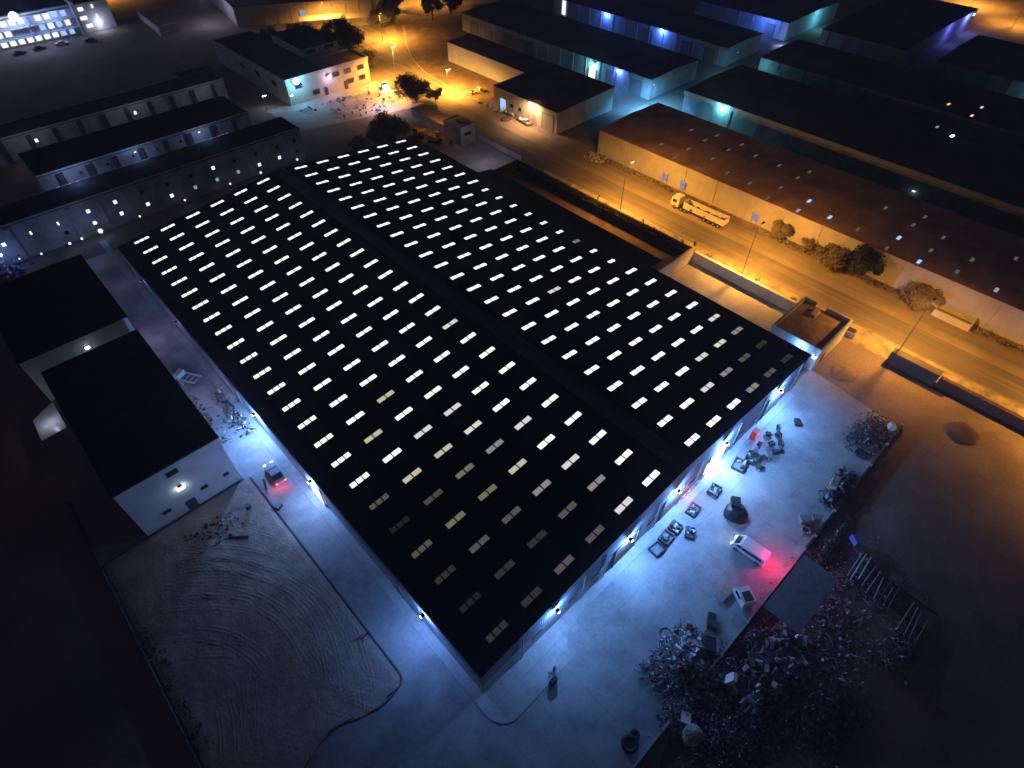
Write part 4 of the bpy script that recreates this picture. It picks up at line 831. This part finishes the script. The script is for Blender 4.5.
heap('chunky dark plates along the scrapyard side of the wall',24,-24.5,8,3.2,1.0,150,42,mats=[M['rust'],M['dark'],M['grey'],M['steel']],size=(.5,1.6))
heap('dark metal heap behind the big glittering one',18,-20.5,4.5,2.6,1.3,600,22,mats=[M['dark'],M['black'],M['rust'],M['grey'],M['alu']])
heap('bluish metal heap at the gap in the low wall',11.3,-19.6,2.8,2.0,1.3,420,23)
heap('small silver heap against the low wall',25.2,-20.6,2.4,1.3,1.0,300,24)
heap('scattered dark scrap beyond the glittering heap',17,-27,9,4,.7,500,25,mats=[M['dark'],M['black'],M['rust'],M['grey'],M['dark']])
heap('dim scrap field at the bottom right',24,-31.5,6,4,1.0,560,26,mats=[M['dark'],M['grey'],M['rust'],M['dark']])
heap('scrap strip along the yard wall beside the shed',45,-21.3,7,1.3,.9,420,27,mats=[M['dark'],M['grey'],M['rust'],M['steel'],M['black']])
heap('dark tangle where the yard meets orange ground',69,-16.6,6,3.2,1.8,480,28,mats=[M['dark'],M['black'],M['rust'],M['dark'],M['grey']])
heap('dark bundle heap along the yard edge',55,-17.9,4.5,1.3,1.8,260,29,(.3,1.2),mats=[M['black'],M['dark'],M['grey']])
heap('scrap beside the loose pipe rack',38,-34.5,4,2,1.0,260,30,mats=[M['dark'],M['grey'],M['rust'],M['alu'],M['dark']])
heap('thin scatter of small scrap over the whole scrapyard',28,-27,24,10,.25,900,32,mats=[M['alu'],M['grey'],M['rust'],M['steel'],M['wood']])
heap('low scrap scatter below the round tank',12,-24,5,3,.6,300,31,mats=[M['dark'],M['grey'],M['rust'],M['alu'],M['black']])
# shed roof
so=thing('open_shed','flat grey-roofed open shed at the scrapyard wall','shed',(33.5,-22,0))
MB().box(28.5,39,-24.6,-19.7,2.6,2.75).build('roof',M['grey'],so)
for x,y in ((28.8,-20),(38.7,-20),(28.8,-24.3),(38.7,-24.3),(33.7,-20),(33.7,-24.3)): MB().box(x-.1,x+.1,y-.1,y+.1,0,2.6).build('post',M['dark'],so)
# pipe rack
pn=['longest pale pipe lying across the rack','second pale pipe beside the longest','third pale pipe, end of the bright trio','grey pipe next to the bright trio','grey pipe angled on the dark side','dull pipe in the middle of the rack','dull pipe just past the middle of the rack','thin dull pipe between two thicker ones','dull pipe before the far group','first pipe of the far group','second pipe of the far group','third pipe of the far group','outermost thin pipe at the open ground']
for q,(x,y,L,m_,rd) in enumerate([(44.6,-25.2,5.2,'steel',.09),(44.4,-25.8,5.4,'alu',.10),(44.8,-26.6,4.6,'alu',.09),(44.2,-27.4,4.2,'grey',.08),(43.6,-28.3,4.4,'steel',.08),(43.4,-29.1,4,'grey',.09),(43.9,-29.8,4.4,'dark',.09),(43.2,-30.5,3.6,'grey',.06),(43.4,-31.2,4.6,'dark',.1),(42.4,-33.2,5,'grey',.09),(42.0,-33.9,5.2,'steel',.08),(41.8,-34.6,4.6,'grey',.09),(41.5,-35.4,4.6,'grey',.06)]): tag(MB().tube((x-L/2,y-.15+.07*(q%5),.52),(x+L/2,y+.12*(q%3),.56),rd,n=8).build('pipe',M[m_]),pn[q],'pipe','pipes laid in the scrapyard')
rk=thing('pipe_rack','low steel rack carrying the pipes','rack',(43.5,-30,0))
for x in (42.2,45.6): MB().box(x-.1,x+.1,-36,-24.6,.1,.38).build('rail',M['dark'],rk)
# round tank
tk=thing('water_tank','white round tank with domed fan-ribbed lid in the scrapyard','tank',(0,0,0))
MB().tube((0,0,0),(0,0,1.5),1.05,n=20).build('body',M['white'],tk); MB().tube((0,0,1.501),(0,0,1.9),1.05,.25,n=20).build('lid',M['wood'],tk)
q=MB()
for k_ in range(10): a=k_*.628; q.tube((math.cos(a)*1.03,math.sin(a)*1.03,1.56),(math.cos(a)*.25,math.sin(a)*.25,1.95),.04,n=5)
q.build('rib',M['steel'],tk); place(tk,10.2,-22,0)
tag(MB().obox((11.1,-20.4,.5),1.3,1.1,1.0,(.1,.1,.5)).build('bin',M['white']),'small white bin beside the round tank','bin')
tag(MB().obox((18.4,-21.7,1.5),1.1,.6,1.4,(.5,.2,.5)).build('fridge',M['white']),'pale upright cabinet leaning in the scrap','cabinet')
tag(MB().obox((19.9,-17.6,1.1),1.9,1.4,1.3,(.15,.1,.6)).build('container',M['black']),'dark box container beside the low wall','container')
tag(MB().obox((46.2,-17.4,.7),2.8,1.1,.9,(0,0,-.7)).obox((46.8,-18,1.25),1.2,.8,.3,(0,0,-.7)).build('machine_box',M['grey']),'grey-blue machine box at the yard edge near the minibus','machine')
tag(MB().obox((54.4,-17.0,.9),2.6,1.0,1.6,(0,.1,.15)).build('container',M['wood']),'pale crate end beside the dark bundle heap','crate')
tag(MB().obox((47.7,-23.7,.9),1.5,.9,.9,(.2,.1,.9)).build('bin',M['blue']),'blue box on the scrap behind the yard wall','bin')
tag(MB().obox((71.9,-18.3,1.3),1.3,.9,.8,(.3,.2,.4)).build('bin',M['white']),'small white box on top of the dark tangle','box')
def ring(name,lb,cat,x,y,r_,m_,z=.08,th=.09):
    q=MB(); n=20
    for k_ in range(n):
        a=2*math.pi*k_/n;b2=2*math.pi*(k_+1)/n; q.tube((x+r_*math.cos(a),y+r_*math.sin(a),z),(x+r_*math.cos(b2),y+r_*math.sin(b2),z),th,n=6)
    return tag(q.build(name,m_),lb,cat)
ring('hoop','dark hoop lying on the blue yard near the heap','hoop',17.6,-12.9,.75,M['dark'],.06,.05)
ring('tyre','big tyre lying by the low wall at the bottom','tyre',4.4,-17.6,.75,M['black'],.28,.28)
ring('tyre','smaller tyre beside the big one at the bottom','tyre',5.6,-17.4,.42,M['black'],.2,.18)
ring('tyre','tyre lying at the yard edge near the machine box','tyre',44.6,-18.0,.6,M['grey'],.14,.14)
ring('hose_coil','coil of hose near the dark bundle heap','hose',64.0,-17.3,.9,M['dark'],.2,.14)
tag(MB().obox((23.4,-15.9,.3),1.6,1.0,.5,(.1,0,.5)).obox((22.7,-16.5,.5),.9,1.2,.9,(0,.2,.2)).build('machine_box',M['dark']),'small dark machine parts between heap and pale board','machine')
# pale board and white cab shell
tag(MB().obox((27.9,-15.1,.35),3.2,1.25,.12,(0,0,-.1)).build('board',M['wood']),'pale rectangular board lying on the yard by the cab shell','board')
cb=thing('cab_shell','white stripped truck cab beside the pale board','cab',(0,0,0))
MB().extr([(-1.3,.2),(1.3,.2),(1.35,.9),(1.0,1.7),(-1.2,1.75)],'y',-.9,.9).build('body',M['white'],cb)
MB().poly([(1.36,-.75,.95),(1.36,.75,.95),(1.06,.7,1.65),(1.06,-.7,1.65)]).build('windscreen',M['glass'],cb); cb.children[-1].location=(.03,0,.01)
MB().box(-1.0,.3,-.6,.6,1.74,1.78).build('roof_hatch',M['dark'],cb)
for s_ in (-1,1): MB().box(-.3,.8,s_*.91-.01,s_*.91+.01,.95,1.5).build('side_window',M['glass'],cb)
place(cb,28.9,-17.2,0,R(60))
# depot clutter
rr=random.Random(9)
bg=MB()
scrap('rubble','pale rubbish bags piled at the depot doorway','rubble',lambda r:(r.gauss(110,.9),r.gauss(123,1.8)),80,[M['white'],M['wood'],M['white']],lambda x,y:.9,(.5,1.1),seed=41,bars=.05)
scrap('rubble','goods and boxes set before the depot windows','rubble',lambda r:(r.gauss(110.7,.3),r.uniform(110,119)),50,[M['white'],M['blue'],M['wood'],M['dark']],lambda x,y:.8,(.4,1.0),seed=42,bars=.1)
lump('soil_mound','dark soil mound on the roadside before the depot','mound',107.8,114.4,1.9,1.4,.8,M['roofdark'],3)
scrap('rubble','broken rubble strip along the orange warehouse wall','rubble',lambda r:(r.gauss(109.9,.6),r.uniform(36,80)),900,[M['wood'],M['bark'],M['rust'],M['bark'],M['leafy']],lambda x,y:.3,(.08,.42),seed=43,bars=.15)
scrap('rubble','rubble and planks right of the trees on the shoulder','rubble',lambda r:(r.gauss(109.9,.6),r.uniform(-60,30)),1100,[M['wood'],M['bark'],M['rust'],M['bark'],M['leafy']],lambda x,y:.35,(.08,.45),seed=44,bars=.2)
scrap('rubble','stones scattered at the depot side street corner','rubble',lambda r:(r.gauss(109,1.2),r.gauss(79,1.8)),200,[M['wallblock'],M['white'],M['bark']],lambda x,y:.3,(.2,.6),seed=45,bars=.1)
for q,(x,y) in enumerate([(111.2,57.6),(111.2,52.0),(111.2,31.2)]):
    o=thing('notice_board',['blue notice board left of the tipper cab, first of two','blue notice board just behind the tipper cab','blue notice board near the yellow-lit tree'][q],'sign',(x,y,0),'blue boards against the orange wall')
    MB().obox((x-.1,y,2.0),.08,1.3,1.5).build('panel',emit('backlit_blue',(.35,.4,.95),.55),o)
    for s_ in (-.7,.7): MB().tube((x,y+s_,0),(x,y+s_,3),.05).build('post',M['steel'],o)
pen=thing('wall_pen','low walled pen built against the orange warehouse','pen',(110,-15,0))
for (xa,xb,ya,yb) in ((108.2,108.45,-18.3,-11.3),(108.46,111.4,-11.55,-11.3),(108.46,111.4,-18.3,-18.05)): MB().box(xa,xb,ya,yb,0,1.5).build('wall',M['wallpale'],pen)
o=thing('generator_box','small tan generator box beside the guard house','generator',(90.3,-2.8,0)); MB().box(89.4,91.0,-3.8,-1.9,.1,1.3).build('housing',M['wood'],o); MB().box(89.6,90.8,-3.6,-2.1,1.3,1.4).build('lid',M['dark'],o)
lump('soil_mound','round dark soil patch beside the guard house','mound',79.5,-6.8,2.6,2.2,.35,M['shoulder'],5)
lump('soil_mound','low dark mound on the orange ground at right','mound',80.6,-27,2.6,2.4,.7,M['roofdark'],6)
scrap('forecourt_clutter','small goods scattered on the office forecourt','clutter',lambda r:(r.uniform(72,94),r.uniform(146,164)),110,[M['white'],M['dark'],M['grey'],M['blue'],M['wood']],lambda x,y:.5,(.3,1.3),seed=47,bars=.35)
scrap('forecourt_clutter','metal frames in the cyan pool beside the office','clutter',lambda r:(r.gauss(66.5,1.5),r.gauss(162,1.4)),26,[M['dark'],M['grey']],lambda x,y:.5,(.4,1.3),seed=48,bars=.7)
polelamp(84,145,6,5000,(1,.66,.8),emit('lilac_head',(.8,.75,1),10),'small lilac-white yard lamp between office and dark tree')
for q,(x,y) in enumerate(((-36,93),(-36,62))): pass

# ------------------------------------------------------------------ sky and faint moonlight
wd=bpy.data.worlds.new('World'); S.world=wd; wd.use_nodes=True
n=wd.node_tree.nodes;l=wd.node_tree.links; bg=n['Background']
sk=n.new('ShaderNodeTexSky'); sk.sky_type='NISHITA'; sk.sun_disc=False; sk.sun_elevation=R(4); sk.sun_rotation=R(200)
mxw=n.new('ShaderNodeMix'); mxw.data_type='RGBA'; mxw.inputs['Factor'].default_value=.92; mxw.inputs['B'].default_value=(.62,.58,1.0,1)
l.new(sk.outputs['Color'],mxw.inputs['A']); l.new(mxw.outputs['Result'],bg.inputs['Color']); bg.inputs['Strength'].default_value=.022
sd=bpy.data.lights.new('moon','SUN'); sd.energy=.006; sd.angle=R(.5); sd.color=(.8,.85,1); so_=bpy.data.objects.new('moon',sd); COL.objects.link(so_); so_.rotation_euler=(R(50),0,R(200))

# ------------------------------------------------------------------ night haze
hm=bpy.data.materials.new('haze_air'); hm.use_nodes=True; n=hm.node_tree.nodes; l=hm.node_tree.links; n.clear()
vo=n.new('ShaderNodeVolumePrincipled'); vo.inputs['Color'].default_value=(.85,.88,.95,1); vo.inputs['Density'].default_value=HAZE; vo.inputs['Anisotropy'].default_value=.35
ou=n.new('ShaderNodeOutputMaterial'); l.new(vo.outputs['Volume'],ou.inputs['Volume'])
tag(MB().box(-1000,1400,-800,1600,-1.2,84).build('haze',hm),kind='stuff')
# ------------------------------------------------------------------ camera
f_,yaw,pit,roll=591.22,.8120,.8239,.0045
fw_=Vector((math.cos(yaw)*math.cos(pit),math.sin(yaw)*math.cos(pit),-math.sin(pit)))
r_=Vector((math.sin(yaw),-math.cos(yaw),0)); u_=r_.cross(fw_)
r2=math.cos(roll)*r_+math.sin(roll)*u_; u2=-math.sin(roll)*r_+math.cos(roll)*u_
cd=bpy.data.cameras.new('camera'); cd.lens=f_*36/1024; cd.sensor_width=36; cd.clip_end=3000; cd.clip_start=.5
co=bpy.data.objects.new('camera',cd); COL.objects.link(co)
mx=Matrix((r2,u2,-fw_)).transposed().to_4x4(); mx.translation=cam; co.matrix_world=mx
S.camera=co
S.view_settings.view_transform='Standard'; S.view_settings.look='None'; S.view_settings.exposure=0; S.view_settings.gamma=1
S.cycles.use_denoising=True; S.cycles.max_bounces=5; S.cycles.diffuse_bounces=3; S.cycles.use_light_tree=True; S.cycles.sample_clamp_indirect=2; S.cycles.volume_bounces=0
